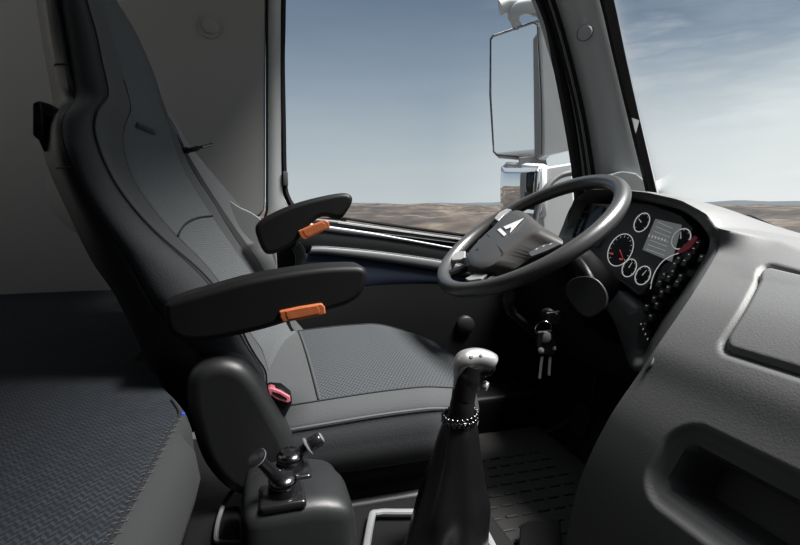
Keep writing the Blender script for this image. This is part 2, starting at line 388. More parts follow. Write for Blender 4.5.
# ================================================================== CAB SHELL
def shell():
    f = MB(); f.box(-1.0, 1.35, -0.45, WY, -0.03, 0.0); tag(f.build('floor', 'black'), kind='structure')
    r = MB(); r.box(-1.05, -1.0, -0.5, WY + .05, -0.03, 1.93); tag(r.build('wall_rear', 'wallfelt'), kind='structure')
    fw = MB(); fw.box(1.36, 1.40, -0.45, WY + .03, -0.03, 0.60); tag(fw.build('wall_front', 'black'), kind='structure')
    c = MB()
    for a in ((-1.05, .60, -.50, .70), (-1.05, .60, 1.45, WY + .05), (-1.05, -.90, .70, 1.45), (-.45, .60, .70, 1.45)): c.box(*a, 1.93, 1.98)
    h_ = MB(); h_.box(-.90, -.45, .70, 1.45, 1.95, 1.955); tag(h_.build('added_hatch', 'glass'), kind='structure')  # unseen roof hatch, added to brighten the far bunk and wall
    tag(c.build('ceiling', 'wallfelt'), kind='structure')
    g = MB(); g.box(.60, 1.34, -.45, WY + .03, 1.945, 1.95); tag(g.build('added_roof_glass', 'glass'), kind='structure')  # unseen glass roof panel, added to let sun onto dash and wheel
    # passenger side, behind the photographer: wall with its own side window
    pw = MB(); y0, y1 = -.50, -.45
    for a in ((-1.0, .45, 0, 1.93), (.45, 1.36, 0, .80), (.45, 1.20, 1.55, 1.93), (1.18, 1.36, .80, 1.55)): pw.box(a[0], a[1], y0, y1, a[2], a[3])
    tag(pw.build('wall_right', 'wallfelt'), kind='structure')
    g = MB(); g.box(.45, 1.18, -.48, -.475, .80, 1.55); tag(g.build('window_3', 'glass'), kind='structure')
    # driver-side wall of the sleeper: a padded panel with a rounded front-lower corner
    wl = MB()
    out = [P(265.5, -260, Y=WY), P(265.5, 60, Y=WY), P(265, 200, Y=WY)] + PY([(264, 210), (260, 216), (252, 219)], WY) + [P(150, 219, Y=WY)]
    out = [Vector((p.x, WY, p.z)) for p in out]
    wl.prism([(-1.0, WY, 1.93), (out[0].x, WY, 1.93)] + out[1:6] + [(-0.15, WY, out[5].z), (-0.10, WY, -.03), (-1.0, WY, -.03)], (0, .05, 0))
    wo_ = tag(wl.build('wall_left', 'wallfelt', bevel=.008), kind='structure')
    bt = MB(); c = P(210, 26, Y=WY - .002)
    bt.lathe([(0, -.012), (.018, -.012), (.024, -.009), (.026, -.003), (.036, -.002), (.038, .004)], c, (0, 1, 0)); bt.build('button_cap', 'wallfelt', wo_, smooth=60)
    # faint round patch pressed in the panel
    pt = MB(); c = P(105, 190, Y=WY); pt.lathe([(0, -.003), (.150, -.003), (.158, .002)], c, (0, 1, 0), 48); pt.build('round_patch', 'wallfelt', wo_, smooth=60)
    # upright of the door opening
    fr_ = MB()
    L = [(267, -260), (267, 0), (267, 120), (267, 190), (266, 214), (258, 222)]
    R = [(286, -260), (281, 0), (281, 120), (282, 185), (287, 204), (300, 216)]
    a = cr(PY(L, WY + .006), 6); b = cr(PY(R, WY + .012), 6)
    fr_.grid([[p, p.lerp(q, .35) + Vector((0, -.006, 0)), p.lerp(q, .7) + Vector((0, -.004, 0)), q, q + Vector((0, .05, 0)), p + Vector((0, .05, 0))] for p, q in zip(a, b)], cv=True, cap=True)
    tag(fr_.build('trim_1', 'frame', smooth=50), kind='structure')
    ws = MB(); ws.tube(cr(PY([(267, -260), (267, 0), (267, 120), (267, 190), (266, 214), (256, 221), (200, 222)], WY + .0), 6), .004, 8); tag(ws.build('trim_2', 'rubber'), kind='structure')
    # lower side wall behind the seat
    lw = MB(); lw.box(-.09, .30, WY, WY + .05, -.03, P(200, 219, Y=WY).z); tag(lw.build('wall_side', 'black'), kind='structure')
shell()

def side_window():
    Yg = WY + .03
    o = [(283, -260), (279, 0), (278, 60), (279, 120), (281, 180), (286, 200), (297, 211), (340, 219), (400, 228), (465, 237), (530, 246), (586, 254), (588, 238), (583, 180), (575, 120), (560, 45), (548, 5), (520, -60), (480, -150), (440, -260)]
    i_ = [(288, -260), (286, 0), (285, 60), (286, 120), (287, 175), (290, 196), (302, 208), (342, 216.5), (400, 225), (465, 234), (530, 243), (577, 250), (580, 236), (577, 180), (568, 120), (553, 45), (541, 5), (513, -60), (473, -150), (433, -260)]
    A = cr(PY(o, Yg - .012), 4); B = cr(PY(i_, Yg - .012), 4)
    s = MB(); s.grid([[a, a.lerp(b, .5) + Vector((0, -.008, 0)), b, b + Vector((0, .03, 0)), a + Vector((0, .03, 0))] for a, b in zip(A, B)], cv=True, cap=True)
    g = MB(); gp = [p + Vector((0, .012, 0)) for p in PY(i_, Yg - .012)]
    g.prism(gp, (0, .004, 0))
    w1 = tag(g.build('window_1', 'glass'), kind='structure')
    s.build('window_seal', 'rubber', w1, smooth=50)
    c = MB(); c.rbox(*[v for v in (P(283, 178, Y=Yg - .022).x, P(288, 178, Y=Yg - .022).x)], Yg - .026, Yg - .016, P(285, 186, Y=Yg).z, P(285, 172, Y=Yg).z, .002, (1, 1, 2)); c.build('seal_clip', 'greytrim', w1)
side_window()

def pillar():
    # outer (door) edge, crown, inner (windscreen) edge
    Ledge = [P(500, -150, Y=1.70), P(530, -60, Y=1.70), P(556, 0, Y=1.70), P(574, 60, Y=1.70), P(588, 120, Y=1.70), P(597, 178, Y=1.70), P(600, 215, Y=1.70), P(600, 260, Y=1.70)]
    Redge = [P(562, -150, Y=1.56), P(584, -60, Y=1.56), P(602, 0, Y=1.56), P(616, 60, Y=1.56), P(631, 120, Y=1.56), P(646, 180, Y=1.56), P(654, 210, Y=1.56), P(663, 235, Y=1.56)]
    a, b = cr(Ledge, 6), cr(Redge, 6); rows = []
    for p, q in zip(a, b):
        bow = Vector((-.45, -.55, .1))
        rows.append([p + Vector((-.05, .07, 0)), p, p.lerp(q, .06) + bow * .030, p.lerp(q, .20) + bow * .062, p.lerp(q, .42) + bow * .080, p.lerp(q, .70) + bow * .058, p.lerp(q, .94) + bow * .014, q, q + Vector((.06, .03, 0))])
    m = MB(); m.grid(rows, cv=True, cap=True)
    pl_ = tag(m.build('trim_3', 'pillar', smooth=60), kind='structure')
    ir = min(range(len(rows)), key=lambda i: abs((rows[i][4] - P(592, 33, Y=1.6)).z)); c = rows[ir][4]; n_ = (rows[ir + 1][4] - rows[ir - 1][4]).cross(rows[ir][5] - rows[ir][3]).normalized(); n_ = -n_ if n_.y > 0 else n_
    k = MB(); k.lathe([(0, .002), (.024, .0035), (.026, .001), (.026, -.02)], c, n_, 28); k.build('round_cap', 'pillar', pl_, smooth=50)
    k = MB(); k.tube([c + (Vector((-.6, .75, 0)).normalized() * math.cos(q) + Vector((.1, 0, 1)).normalized() * math.sin(q)) * .0275 + n_ * .001 for q in [x * PI / 12 for x in range(24)]], .0013, 6, close=True); k.build('cap_groove', 'black', pl_)
    # foot of the pillar: the dark flared base panel
    k = MB(); o = PY([(604, 176), (622, 171), (636, 173), (652, 186), (660, 200), (662, 215), (604, 215)], 1.545)
    k.prism(o, (.04, .10, 0)); k.build('pillar_foot', 'pillar', pl_, bevel=.006)
    # black door-side seals running down the pillar
    for j, (dx, r_, mt) in enumerate(((-3.5, .0075, 'rubber'), (-10, .006, 'rubber'), (-6.8, .0022, 'greytrim'))):
        k = MB(); k.tube(cr([P(a_ + dx, b_, Y=1.705) for a_, b_ in ((500, -150), (530, -60), (556, 0), (574, 60), (588, 120), (597, 178), (600, 215), (601, 245))], 6), r_, 8)
        k.build('door_seal' if mt == 'rubber' else 'seal_strip', mt, pl_)
    # small clear-edged sticker tab beside the glass
    k = MB(); o = [P(631.5, 118, Y=1.505), P(638.8, 120.5, Y=1.505), P(635.3, 133.5, Y=1.505)]
    k.prism(o, (0, -.003, 0)); k.build('sensor_tab', 'white', pl_)
    # windscreen: edge line continued across the cab
    E0 = [P(574, -150, Y=1.53), P(611, 0, Y=1.53), P(633, 90, Y=1.53), P(657, 195, Y=1.53), P(661, 213, Y=1.53)]
    bot = E0[-1]; top = E0[0]
    g = MB(); rows = []
    for i in range(13):
        v = i / 12; y = 1.53 - 1.98 * v; bul = .10 * math.sin(PI * (0.04 + .92 * v))
        rows.append([Vector((q.x + bul, y, q.z)) for q in [bot.lerp(top, k / 6) for k in range(7)]])
    g.grid(rows)
    w2 = tag(g.build('window_2', 'glass', smooth=180, solid=.004), kind='structure')
    s = MB(); A = cr([P(606, -150 + 150, Y=1.55)] and [P(563, -150, Y=1.520), P(586, -60, Y=1.520), P(603, 0, Y=1.520), P(617, 60, Y=1.520), P(631.5, 120, Y=1.520), P(646, 180, Y=1.520), P(652, 205, Y=1.520)], 5)
    B = cr([P(576, -150, Y=1.515), P(599, -60, Y=1.515), P(614, 0, Y=1.515), P(626.5, 60, Y=1.515), P(640, 120, Y=1.515), P(654, 180, Y=1.515), P(660, 205, Y=1.515)], 5)
    s.grid([[p, q, q + Vector((.004, .02, 0)), p + Vector((.004, .02, 0))] for p, q in zip(A, B)], cv=True, cap=True); s.build('window_seal', 'rubber', w2, smooth=40)
pillar()

def door():
    Yd = 1.70
    d = MB()
    top = [(300, 222), (345, 222), (400, 229), (465, 238), (530, 247), (590, 256)]
    tp = [P(a, b, Y=Yd + .015) for a, b in top]
    d.prism([Vector((p.x, Yd + .015, p.z - .004)) for p in [Vector((.12, 0, tp[0].z + .006))] + tp + [Vector((1.34, 0, tp[-1].z - .02))]] + [Vector((1.34, Yd + .015, .03)), Vector((.12, Yd + .015, .03))], (0, .045, 0))
    dr = tag(d.build('door_1', 'black'), kind='structure')
    def band(name, mt, t_, b_, y0, bulge=.012, n=6):
        A = cr(PY(t_, y0), 6); B = cr(PY(b_, y0 - .0), 6); k = MB(); rows = []
        N = 40; A = resample(A, N); B = resample(B, N)
        for a, b in zip(A, B):
            rows.append([a + Vector((0, .02, 0))] + [a.lerp(b, q / n) + Vector((0, -bulge * math.sin(PI * q / n) ** .6 if 0 < q < n else 0, 0)) for q in range(n + 1)] + [b + Vector((0, .02, 0))])
        k.grid(rows, cv=True, cap=True); return k.build(name, mt, dr, smooth=60)
    band('window_ledge', 'ledge', [(296, 216), (340, 220.5), (400, 229), (470, 238.5)], [(296, 229), (345, 228), (400, 235), (470, 245)], 1.695, .008)
    def line(name, mt, pts, y, r=.0016):
        k = MB(); k.tube(cr(PY(pts, y), 8), r, 8); k.build(name, mt, dr)
    line('highlight_strip', 'silver', [(338, 223), (400, 231.5), (466, 240.5)], 1.685, .0017)
    line('highlight_strip', 'greytrim', [(366, 231.8), (410, 237), (456, 243)], 1.682, .0017)
    band('sill_cap', 'silver', [(296, 221), (318, 224.5), (366, 231.5), (400, 237.5), (452, 247)], [(296, 226), (318, 230), (366, 236), (400, 240.5), (452, 249.5)], 1.672, .003)
    band('upper_panel', 'plastic', [(296, 227), (320, 230), (366, 236), (400, 241), (470, 253)], [(296, 250), (340, 252), (400, 257), (470, 270)], 1.678, .006)
    band('armrest_trim', 'greytrim', [(312, 247), (330, 247.2), (380, 252), (443, 261), (475, 268)], [(309, 254), (330, 255), (380, 261.5), (438, 270.5), (475, 278)], 1.665, .006)
    line('armrest_highlight', 'silver', [(312, 246.5), (330, 246.8), (380, 251.6), (443, 260.5), (475, 267.5)], 1.664, .001)
    band('cloth_insert', 'navy', [(296, 253), (330, 256), (380, 262), (470, 277)], [(296, 300), (330, 292), (383, 284), (470, 284)], 1.676, .005)
    band('lower_panel', 'black', [(296, 300), (330, 293), (383, 285), (470, 285), (560, 292)], [(296, 395), (330, 400), (400, 402), (480, 402), (560, 410)], 1.672, .015)
    k = MB(); k.lathe([(0, -.012), (.030, -.012), (.034, -.008), (.036, .01)], P(465, 325, Y=1.655), (0, 1, 0), 28); k.build('speaker_cap', 'plastic', dr, smooth=60)
door()

# ================================================================== WING MIRROR
def wing():
    r_ = root('wing_mirror', P(520, 100, Y=2.2), 'grey door mirror with a tall upper glass and smaller wide-angle glass outside the side window', 'mirror')
    h = Vector((.56, -.83, 0)).normalized()
    n_ = Vector((-.83, -.56, -.055)).normalized(); v = n_.cross(h); v = -v if v.z < 0 else v
    c0 = P(541, 95, Y=2.10)
    pl = (c0, n_)
    g = [P(a, b, pl=pl) for a, b in ((491, 40), (493, 37), (533, 23.5), (537, 26), (540, 90), (541.5, 155), (538, 157.5), (497, 154), (494, 151), (491, 95))]
    k = MB(); k.prism(g, -n_ * .004); k.build('mirror_glass', 'mirrorglass', r_)
    c = sum(g, Vector()) / len(g)
    ring = [p + (p - c).normalized() * .006 for p in g]
    bk = -n_ * 1
    k = MB(); rows = [[p + n_ * .004 for p in g], [p + n_ * .002 for p in ring], [p + bk * .03 + (p - c) * .05 for p in ring], [p + bk * .09 + (p - c) * -.02 for p in ring], [c + (p - c) * .6 + bk * .13 for p in ring], [c + (p - c) * .1 + bk * .14 for p in ring]]
    k.grid(rows, cv=True); k.build('mirror_housing', 'housing', r_, smooth=50)
    # rim of dark rubber
    k = MB(); k.tube([p + n_ * .003 for p in ring], .0018, 6, close=True); k.build('glass_rim', 'rubber', r_)
    # side cheek facing the cab
    k = MB(); o = [P(540, 24, Y=2.09), P(553, 27, Y=2.05), P(575, 143, Y=2.05), P(572, 150, Y=2.05), P(544, 157, Y=2.09)]
    k.prism(o, Vector((.02, .12, 0))); k.build('housing_cheek', 'housing', r_, bevel=.01)
    # lower wide-angle mirror, convex glass
    c1 = P(522, 190, Y=2.12); rows = []
    for i in range(9):
        row = []
        for j in range(9):
            a = 502 + 39 * i / 8; b = 168 + 46 * j / 8 - (2 if i in (0, 8) else 0)
            p = P(a, b, pl=(c1, n_)); u = (i / 8 - .5) * 2; w_ = (j / 8 - .5) * 2
            row.append(p - n_ * (.009 * (u * u + w_ * w_)) + n_ * .024)
        rows.append(row)
    k = MB(); k.grid(rows); k.build('wide_angle_glass', 'mirrorglass', r_, smooth=180, solid=.003)
    g = [P(a, b, pl=(c1, n_)) for a, b in ((501, 169), (506, 164), (540, 166), (542, 169), (542, 214), (538, 217), (505, 215), (501, 211))]
    c = sum(g, Vector()) / 8
    k = MB(); k.grid([[p + n_ * .0 for p in g], [p + (p - c) * .08 - n_ * .02 for p in g], [p + (p - c) * .0 - n_ * .09 for p in g], [c + (p - c) * .3 - n_ * .12 for p in g]], cv=True, cap=True)
    k.build('lower_housing', 'housing', r_, smooth=50)
    k = MB(); k.prism([P(541, 168, Y=2.06), P(572, 163, Y=2.03), P(577, 235, Y=2.03), P(543, 240, Y=2.06)], Vector((.02, .10, 0))); k.build('lower_cheek', 'housing', r_, bevel=.01)
    k = MB(); k.prism([P(519, 157, Y=2.12), P(545, 156, Y=2.12), P(548, 168, Y=2.12), P(518, 168, Y=2.12)], Vector((.03, .05, 0))); k.build('swivel_joint', 'greytrim', r_, bevel=.004)
    # arms
    k = MB(); k.tube(cr([P(520, 30, Y=2.2), P(514, 18, Y=2.2), P(520, 8, Y=2.15), P(545, 4, Y=2.05), P(575, 2, Y=1.9)], 8), [.022] * 8 + [.028] * 8 + [.03] * 17, 14); k.build('upper_arm', 'housing', r_, smooth=60)
    k = MB(); k.tube(cr([P(500, 8, Y=2.22), P(512, 5, Y=2.2), P(538, 9, Y=2.13), P(549, 17, Y=2.1)], 8), .034, 14); k.build('arm_knuckle', 'housing', r_, smooth=60)
    k = MB(); k.tube(cr([P(533, 240, Y=1.98), P(536, 215, Y=1.98), P(545, 190, Y=1.98), P(560, 176, Y=1.98), P(580, 173, Y=1.95), P(596, 180, Y=1.86)], 8), .013, 12); k.build('lower_arm', 'greytrim', r_, smooth=60)
wing()

# ================================================================== DASHBOARD
Bp = [P(a, b, Y=c) for a, b, c in ((540, 690, .75), (548, 640, .745), (565, 545, .735), (580, 480, .725), (608, 420, .71), (638, 375, .697), (660, 342, .690), (690, 298, .702), (712, 262, .745), (719, 246, .765), (718, 228, .773))]
YED = sorted((p.z, p.y) for p in cr(Bp, 8))
def yE(z): return itp(YED, z)
PROF = cr([(p.x, p.z, 0) for p in Bp], 14)
LIPZ = [(.773, -.045), (.805, -.016), (.87, .011), (.972, .030), (1.113, .040), (1.173, .041), (1.221, .030), (1.26, -.009)]
FRZ = [(.90, -.105), (1.028, -.099), (1.123, -.064), (1.24, -.025), (1.393, -.006), (1.554, .032), (1.7, .035)]
NOSE = [(-.45, -.094), (.3, -.091), (.6, -.086), (.68, -.068), (.73, -.056), (.773, -.045)]
def gx(z):
    for a, b in zip(PROF, PROF[1:]):
        if b.y >= z: return a.x + (b.x - a.x) * (z - a.y) / max(1e-6, b.y - a.y)
    return PROF[-1].x
def rr_sdf(x, y, x0, x1, y0, y1, r):
    cx, cy = (x0 + x1) / 2, (y0 + y1) / 2; hx, hy = (x1 - x0) / 2 - r, (y1 - y0) / 2 - r
    qx, qy = abs(x - cx) - hx, abs(y - cy) - hy
    return math.hypot(max(qx, 0), max(qy, 0)) + min(max(qx, qy), 0) - r
def warp(x, z, o):
    zb_ = CZ - .125
    if z < zb_: return x, z
    t_ = (z - zb_) / (PROF[-1].y - zb_); w_ = sm(0, .10, o); dq = itp(NOSE, .773 - o) - itp(NOSE, .773)
    w_ = sm(0, .09, o); xb = gx(zb_); k_ = (PROF[-1].y + dq - zb_)
    xs = xb + 1.5 * k_ * t_ + .03 * t_ * t_
    return x + (xs - x) * w_, z + t_ * dq
PK = (.118, 1.0, CZ - .443, CZ - .324, .042)       # pocket: distance from the outer edge, height
LD = (.099, 1.0, CZ - .223, CZ - .088, .022)       # lid

def dashboard():
    r_ = root('dashboard', (1.0, .6, .0), 'charcoal truck dashboard with round dials, a flush lid and a deep rounded pocket', 'dashboard')
    prof = resample([Vector((p.x, p.y, 0)) for p in PROF], 210)
    zN = prof[-1].y
    ys = [.00435 * i for i in range(137)] + [.60 + .03 * i for i in range(20)]
    rows = []
    for y in ys:
        dz = itp(NOSE, .773 - y) - itp(NOSE, .773); row = []
        for i, p in enumerate(prof):
            wx, z = warp(p.x, p.y, y)
            q = prof[min(i + 1, 209)] - prof[max(i - 1, 0)]; nx, nz = -q.y, q.x; L_ = math.hypot(nx, nz); nx /= L_; nz /= L_
            d = rr_sdf(y, p.y, *PK)
            dep = .009 * sm(.004, -.004, d) + .008 * sm(-.004, -.020, d) + .085 * sm(-.022, -.028, d)
            d2 = rr_sdf(y, p.y, *LD); dep += .007 * sm(.004, -.001, d2)
            row.append((wx - nx * dep, yE(p.y) - y, z - nz * dep))
        rows.append(row)
    k = MB(); k.grid(rows)
    # top skin, from the nose forward to the windscreen
    def lipz(y): return CZ + (itp(NOSE, y) if y <= .773 else itp(LIPZ, y))
    ty = [.773 - y for y in ys[::-1]] + [.783 + .02 * i for i in range(23)]
    trow = []
    for y in ty:
        z0 = lipz(y) if y > .7735 else prof[-1].y + itp(NOSE, y) - itp(NOSE, .773); zf = CZ + itp(FRZ, y); x0 = prof[-1].x if y > .7735 else warp(prof[-1].x, prof[-1].y, .773 - y)[0]; row = []
        hump = .004 * sm(.6, .9, y)
        for j in range(29):
            u = j / 28; x = x0 + (1.50 - x0) * u ** 1.25
            z = z0 + (zf - z0) * sm(0, 1, u) + hump * math.sin(PI * min(1, u * 2.2)) * (u < 1 / 2.2)
            row.append((x, y, z))
        trow.append(row)
    k.grid(trow)
    # outboard end of the hood dropping to the side ledge
    yL = ty[-1]; e = [Vector(p) for p in trow[-1]]
    k.grid([[p for p in e], [p + Vector((0, .02, -.012)) for p in e], [p + Vector((0, .045, -.06)) for p in e], [p + Vector((.03, .07, -.20)) for p in e]])
    k.grid([[Vector((x, y, z)) for x in (.98, 1.1, 1.5)] for y, z in ((1.24, CZ - .10), (1.45, CZ - .11), (1.70, CZ - .12))])
    skin = k.build('dashboard_skin', 'dash', r_, smooth=60)
    # closing wall of the centre stack on the driver's side
    k = MB(); side = [(q.x, yE(q.y) - .002, q.y) for q in prof]
    k.grid([side, [(1.34, .768, min(p[2], CZ - .13)) for p in side]]); k.build('centre_side_panel', 'black', r_)
    # lid
    k = MB(); rows = []
    y0, y1 = LD[0] + .0035, LD[1]; z0, z1 = LD[2] + .0035, LD[3] - .0035
    Y_s = [y0 + .0035 * i for i in range(110)] + [y0 + .385 + .03 * i for i in range(16)]
    Z_s = [z0 + (z1 - z0) * i / 55 for i in range(56)]
    pp = {}
    for iy, y in enumerate(Y_s):
        for iz, z in enumerate(Z_s):
            d = rr_sdf(y, z, y0, y1, z0, z1, .021)
            if d > .0006: continue
            nx, nz = gx(z + .003) - gx(z - .003), .006; L_ = math.hypot(nx, nz); n_ = Vector((-nz / L_, 0, nx / L_))
            lift = .002 - .007 * (1 - sm(0, .006, -d)) - .0015 * (1 - sm(.004, .012, -d)) * 0
            wx, wz = warp(gx(z), z, y)
            pp[(iy, iz)] = len(k.v); k.v.append(Vector((wx, yE(z) - y, wz)) + n_ * lift)
    for (iy, iz), a in list(pp.items()):
        q = [pp.get((iy + 1, iz)), pp.get((iy + 1, iz + 1)), pp.get((iy, iz + 1))]
        if None not in q: k.f.append((a, *q)); k.mi.append(0)
        else:
            q = [v for v in q if v is not None]
            if len(q) == 2: k.f.append((a, *q)); k.mi.append(0)
        # close the missing corner triangles
        if pp.get((iy + 1, iz + 1)) is None: pass
    k.build('dashboard_lid', 'dashlid', r_, smooth=180)
    # ---------------- instrument pod
    nd = Vector((-.95, 0, .32)).normalized()
    def PL(off): return (Vector((.925, 1.0, CZ - .07)) - nd * off, nd)
    outer = [P(a, b, X=.872) for a, b in ((557, 244), (563, 225), (570, 208), (580, 195), (592, 190), (610, 189.3), (645, 192.5), (680, 200.5), (703, 212.5))]
    outer += [P(a, b, Y=c) for a, b, c in ((717, 229, .772), (719, 246, .766), (712, 263, .746), (690, 298, .702), (669, 329, .692), (656, 348, .691), (641, 371, .695))]
    outer += [P(a, b, X=.80) for a, b in ((628, 362), (612, 318), (590, 290), (566, 264))]
    inner = [P(a, b, pl=PL(-.045)) for a, b in ((572, 240), (577, 222), (583, 207), (592, 199), (602, 196), (618, 196), (645, 200), (675, 208), (695, 219))]
    inner += [P(a, b, pl=PL(-.045)) for a, b in ((708, 235), (709, 247), (702, 262), (684, 290), (664, 318), (651, 340), (643, 356))]
    inner += [P(a, b, pl=PL(-.045)) for a, b in ((637, 345), (636, 306), (600, 278), (580, 262))]
    O = cr(outer, 6, close=True); I = cr(inner, 6, close=True)
    k = MB(); rows = []
    for a, b in zip(O, I):
        d = Vector((.07, 0, -.02))
        a = a + Vector((.006, 0, -.001)) if a.y < .77 else a
        rows.append([a + Vector((.02, 0, 0)), a, a.lerp(b, .18) + Vector((-.006, 0, .002)), a.lerp(b, .6) + Vector((-.004, 0, 0)), b, b + d * .3, b + d])
    k.grid(rows, cu=True); hood = k.build('instrument_hood', 'lip', r_, smooth=70)
    # back plate of the pod
    k = MB(); c = sum(I, Vector()) / len(I)
    k.prism([c + (p - c) * 1.06 + Vector((.068, 0, -.019)) for p in I[::3]], (.01, 0, 0)); k.build('pod_back_panel', 'black', r_, smooth=30)
    # lower knee panel and footwell front
    k = MB(); k.rbox(.93, .99, .775, 1.70, .30, CZ - .16, .02, (2, 6, 4)); k.build('knee_panel', 'black', r_)
    # ------------- cluster
    cl = PL(-.012)
    fr_ = [P(a, b, pl=PL(-.02)) for a, b in ((589, 252), (590, 262), (600, 269.5), (626, 285), (639, 295), (646, 292), (652, 280), (656, 266), (690, 236), (693, 228), (680, 215), (650, 204), (628, 202), (610, 215))]
    k = MB(); k.prism(fr_, Vector((.03, 0, -.01))); k.build('cluster_panel', 'dial', r_, bevel=.002)
    k = MB(); fl = cr([P(a, b, pl=PL(-.034)) for a, b in ((588, 243), (589, 254), (591, 262), (601, 269.5), (626, 284.5), (638, 294), (644, 293), (650, 284))], 5); k.tube(fl, .0035, 8); k.build('cluster_rim', 'plastic', r_)
    pr = PL(-.024)
    hx = Vector((0, 1, 0)); hz = nd.cross(hx); hz = -hz if hz.z < 0 else hz
    def gauge(px, py, r, ticks, needle=None, kind='ring'):
        c = P(px, py, pl=pr)
        g = MB(); g.lathe([(0, 0), (r - .001, 0), (r - .0005, -.003)], c, nd, 40); gg = g.build('gauge', 'black', r_, smooth=50)
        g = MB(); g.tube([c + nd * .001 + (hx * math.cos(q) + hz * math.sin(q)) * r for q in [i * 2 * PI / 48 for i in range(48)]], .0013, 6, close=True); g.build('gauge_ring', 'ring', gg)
        g = MB()
        for i in range(ticks):
            a = -2.3 - 4.1 * 0 + (i / (ticks - 1)) * 4.6 - PI / 2 + 2.3 - 2.3 + PI
            d = hx * math.cos(a) + hz * math.sin(a); e = nd.cross(d)
            g.obox(c + nd * .0012 + d * (r * .84), d * (r * .06), e * .0005, nd * .0003)
        g.build('gauge_ticks', 'print', gg, smooth=0)
        if needle is not None:
            g = MB(); d = hx * math.cos(needle) + hz * math.sin(needle); e = nd.cross(d)
            g.prism([c - e * .0012 + nd * .002, c + e * .0012 + nd * .002, c + d * r * .72 + e * .0004 + nd * .002, c + d * r * .72 - e * .0004 + nd * .002], nd * .0008); g.build('needle', 'redlit' if r > .03 else 'print', gg, smooth=0)
        return gg
    gauge(620.5, 250, .0425, 13, 3.9); gauge(642, 222.5, .0240, 7, .6); gauge(629.5, 268, .0225, 7, 1.9); gauge(643, 275.5, .0225, 7, 2.1); gauge(681.5, 239, .0235, 7, 1.2)
    # trip display: pale panel with digit rows
    k = MB(); k.prism([P(a, b, pl=pr) for a, b in ((643, 250), (656, 219), (682, 225), (672, 262))], nd * .002); sc = k.build('trip_display', 'screen', r_, smooth=20)
    k = MB()
    for i in range(7):
        t_ = i / 6; a = P(646 + 12 * (1 - t_), 222 + 27 * t_, pl=pr) + nd * .0026; b = P(672 - 2 + 8 * (1 - t_) - 4, 229 + 27 * t_, pl=pr) + nd * .0026
        e = (b - a); k.obox((a + b) / 2, e * .46, hz * .0005, nd * .0002)
    for i in range(6):
        a = P(650 + i * 3.2, 236 + i * .9, pl=pr) + nd * .0028; k.obox(a, hx * .0014, hz * .0035, nd * .0002)
    k.build('display_print', 'print', sc, smooth=0)
    for a, b, w_ in ((622, 259.5, .006), (613, 254, .005)):
        k = MB(); k.obox(P(a, b, pl=pr) + nd * .0035, hx * w_, hz * .0022, nd * .0003); k.build('warning_mark', 'redlit', r_, smooth=0)
    # arc trim right of the dials, given the rings' added glow
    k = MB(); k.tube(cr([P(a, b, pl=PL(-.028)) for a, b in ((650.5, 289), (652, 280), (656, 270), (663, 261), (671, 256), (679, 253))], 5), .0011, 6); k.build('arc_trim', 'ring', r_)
    k = MB(); k.prism([P(a, b, pl=PL(-.03)) for a, b in ((677, 253), (684, 247), (696, 236), (699, 238.5), (691, 249), (683, 253.5))], nd * .004); k.build('red_guard', 'red', r_, smooth=30)
    # switch panel
    sp = PL(-.022)
    k = MB(); k.prism([P(a, b, pl=PL(-.012)) for a, b in ((642, 296), (653, 285), (660, 266), (680, 255), (700, 238), (706, 250), (698, 268), (674, 305), (655, 335), (643, 347), (636, 330))], Vector((.02, 0, -.006))); k.build('switch_panel', 'gloss', r_, bevel=.002)
    def switch(px, py, wy, hz_, i):
        c = P(px, py, pl=sp); s = MB(); s.obox(c, hx * wy, hz * hz_, nd * .006)
        o = s.build('rocker_switch', 'switch', r_, bevel=.0015)
        s = MB(); s.obox(c + nd * .0064 + hz * hz_ * .45, hx * wy * .3, hz * .0009, nd * .0003); s.build('switch_mark', 'print', o, smooth=0)
    n_ = 0
    for (px, py) in ((686, 263), (690.5, 257), (695, 251), (699, 245), (676, 266), (680, 260.5), (670, 279), (674, 273.5), (678.5, 284), (682, 278), (661, 284), (665.5, 276.5), (669.5, 289.5), (663, 294), (655.5, 300), (648, 308), (652, 318), (658, 306), (646, 326), (703, 259)):
        switch(px, py, .0065, .0085, n_); n_ += 1
    # small white legends under the switch panel
    k = MB()
    for i in range(4): k.obox(P(641 + i * 2.2, 324 + i * 5, pl=PL(-.045)), hx * .0008, hz * .0022, nd * .0004)
    k.build('legend_marks', 'print', r_, smooth=0)
    # radio / vent unit at the outboard end
    vp = PL(-.03)
    k = MB(); k.prism([P(a, b, pl=vp) for a, b in ((568, 240), (585, 203), (612, 204), (603, 232), (596, 246))], Vector((.02, 0, -.006))); v_ = k.build('vent_panel', 'ventgrey', r_, bevel=.002)
    k = MB(); k.prism([P(a, b, pl=PL(-.035)) for a, b in ((570, 234), (585.5, 204), (592, 205), (579, 236))], nd * .004); k.build('vent_opening', 'gloss', v_, bevel=.001)
    k = MB(); k.prism([P(a, b, pl=PL(-.035)) for a, b in ((583, 236), (596, 206), (605, 207), (597, 236))], nd * .004); k.build('vent_opening', 'gloss', v_, bevel=.001)
    k = MB()
    for i in range(4): k.tube([P(572 + i * 3.6, 232 - i * 7, pl=PL(-.041)), P(579.5 + i * 3.4, 233.5 - i * 7, pl=PL(-.041))], .0012, 6)
    k.build('vent_blade', 'greytrim', v_)
dashboard()

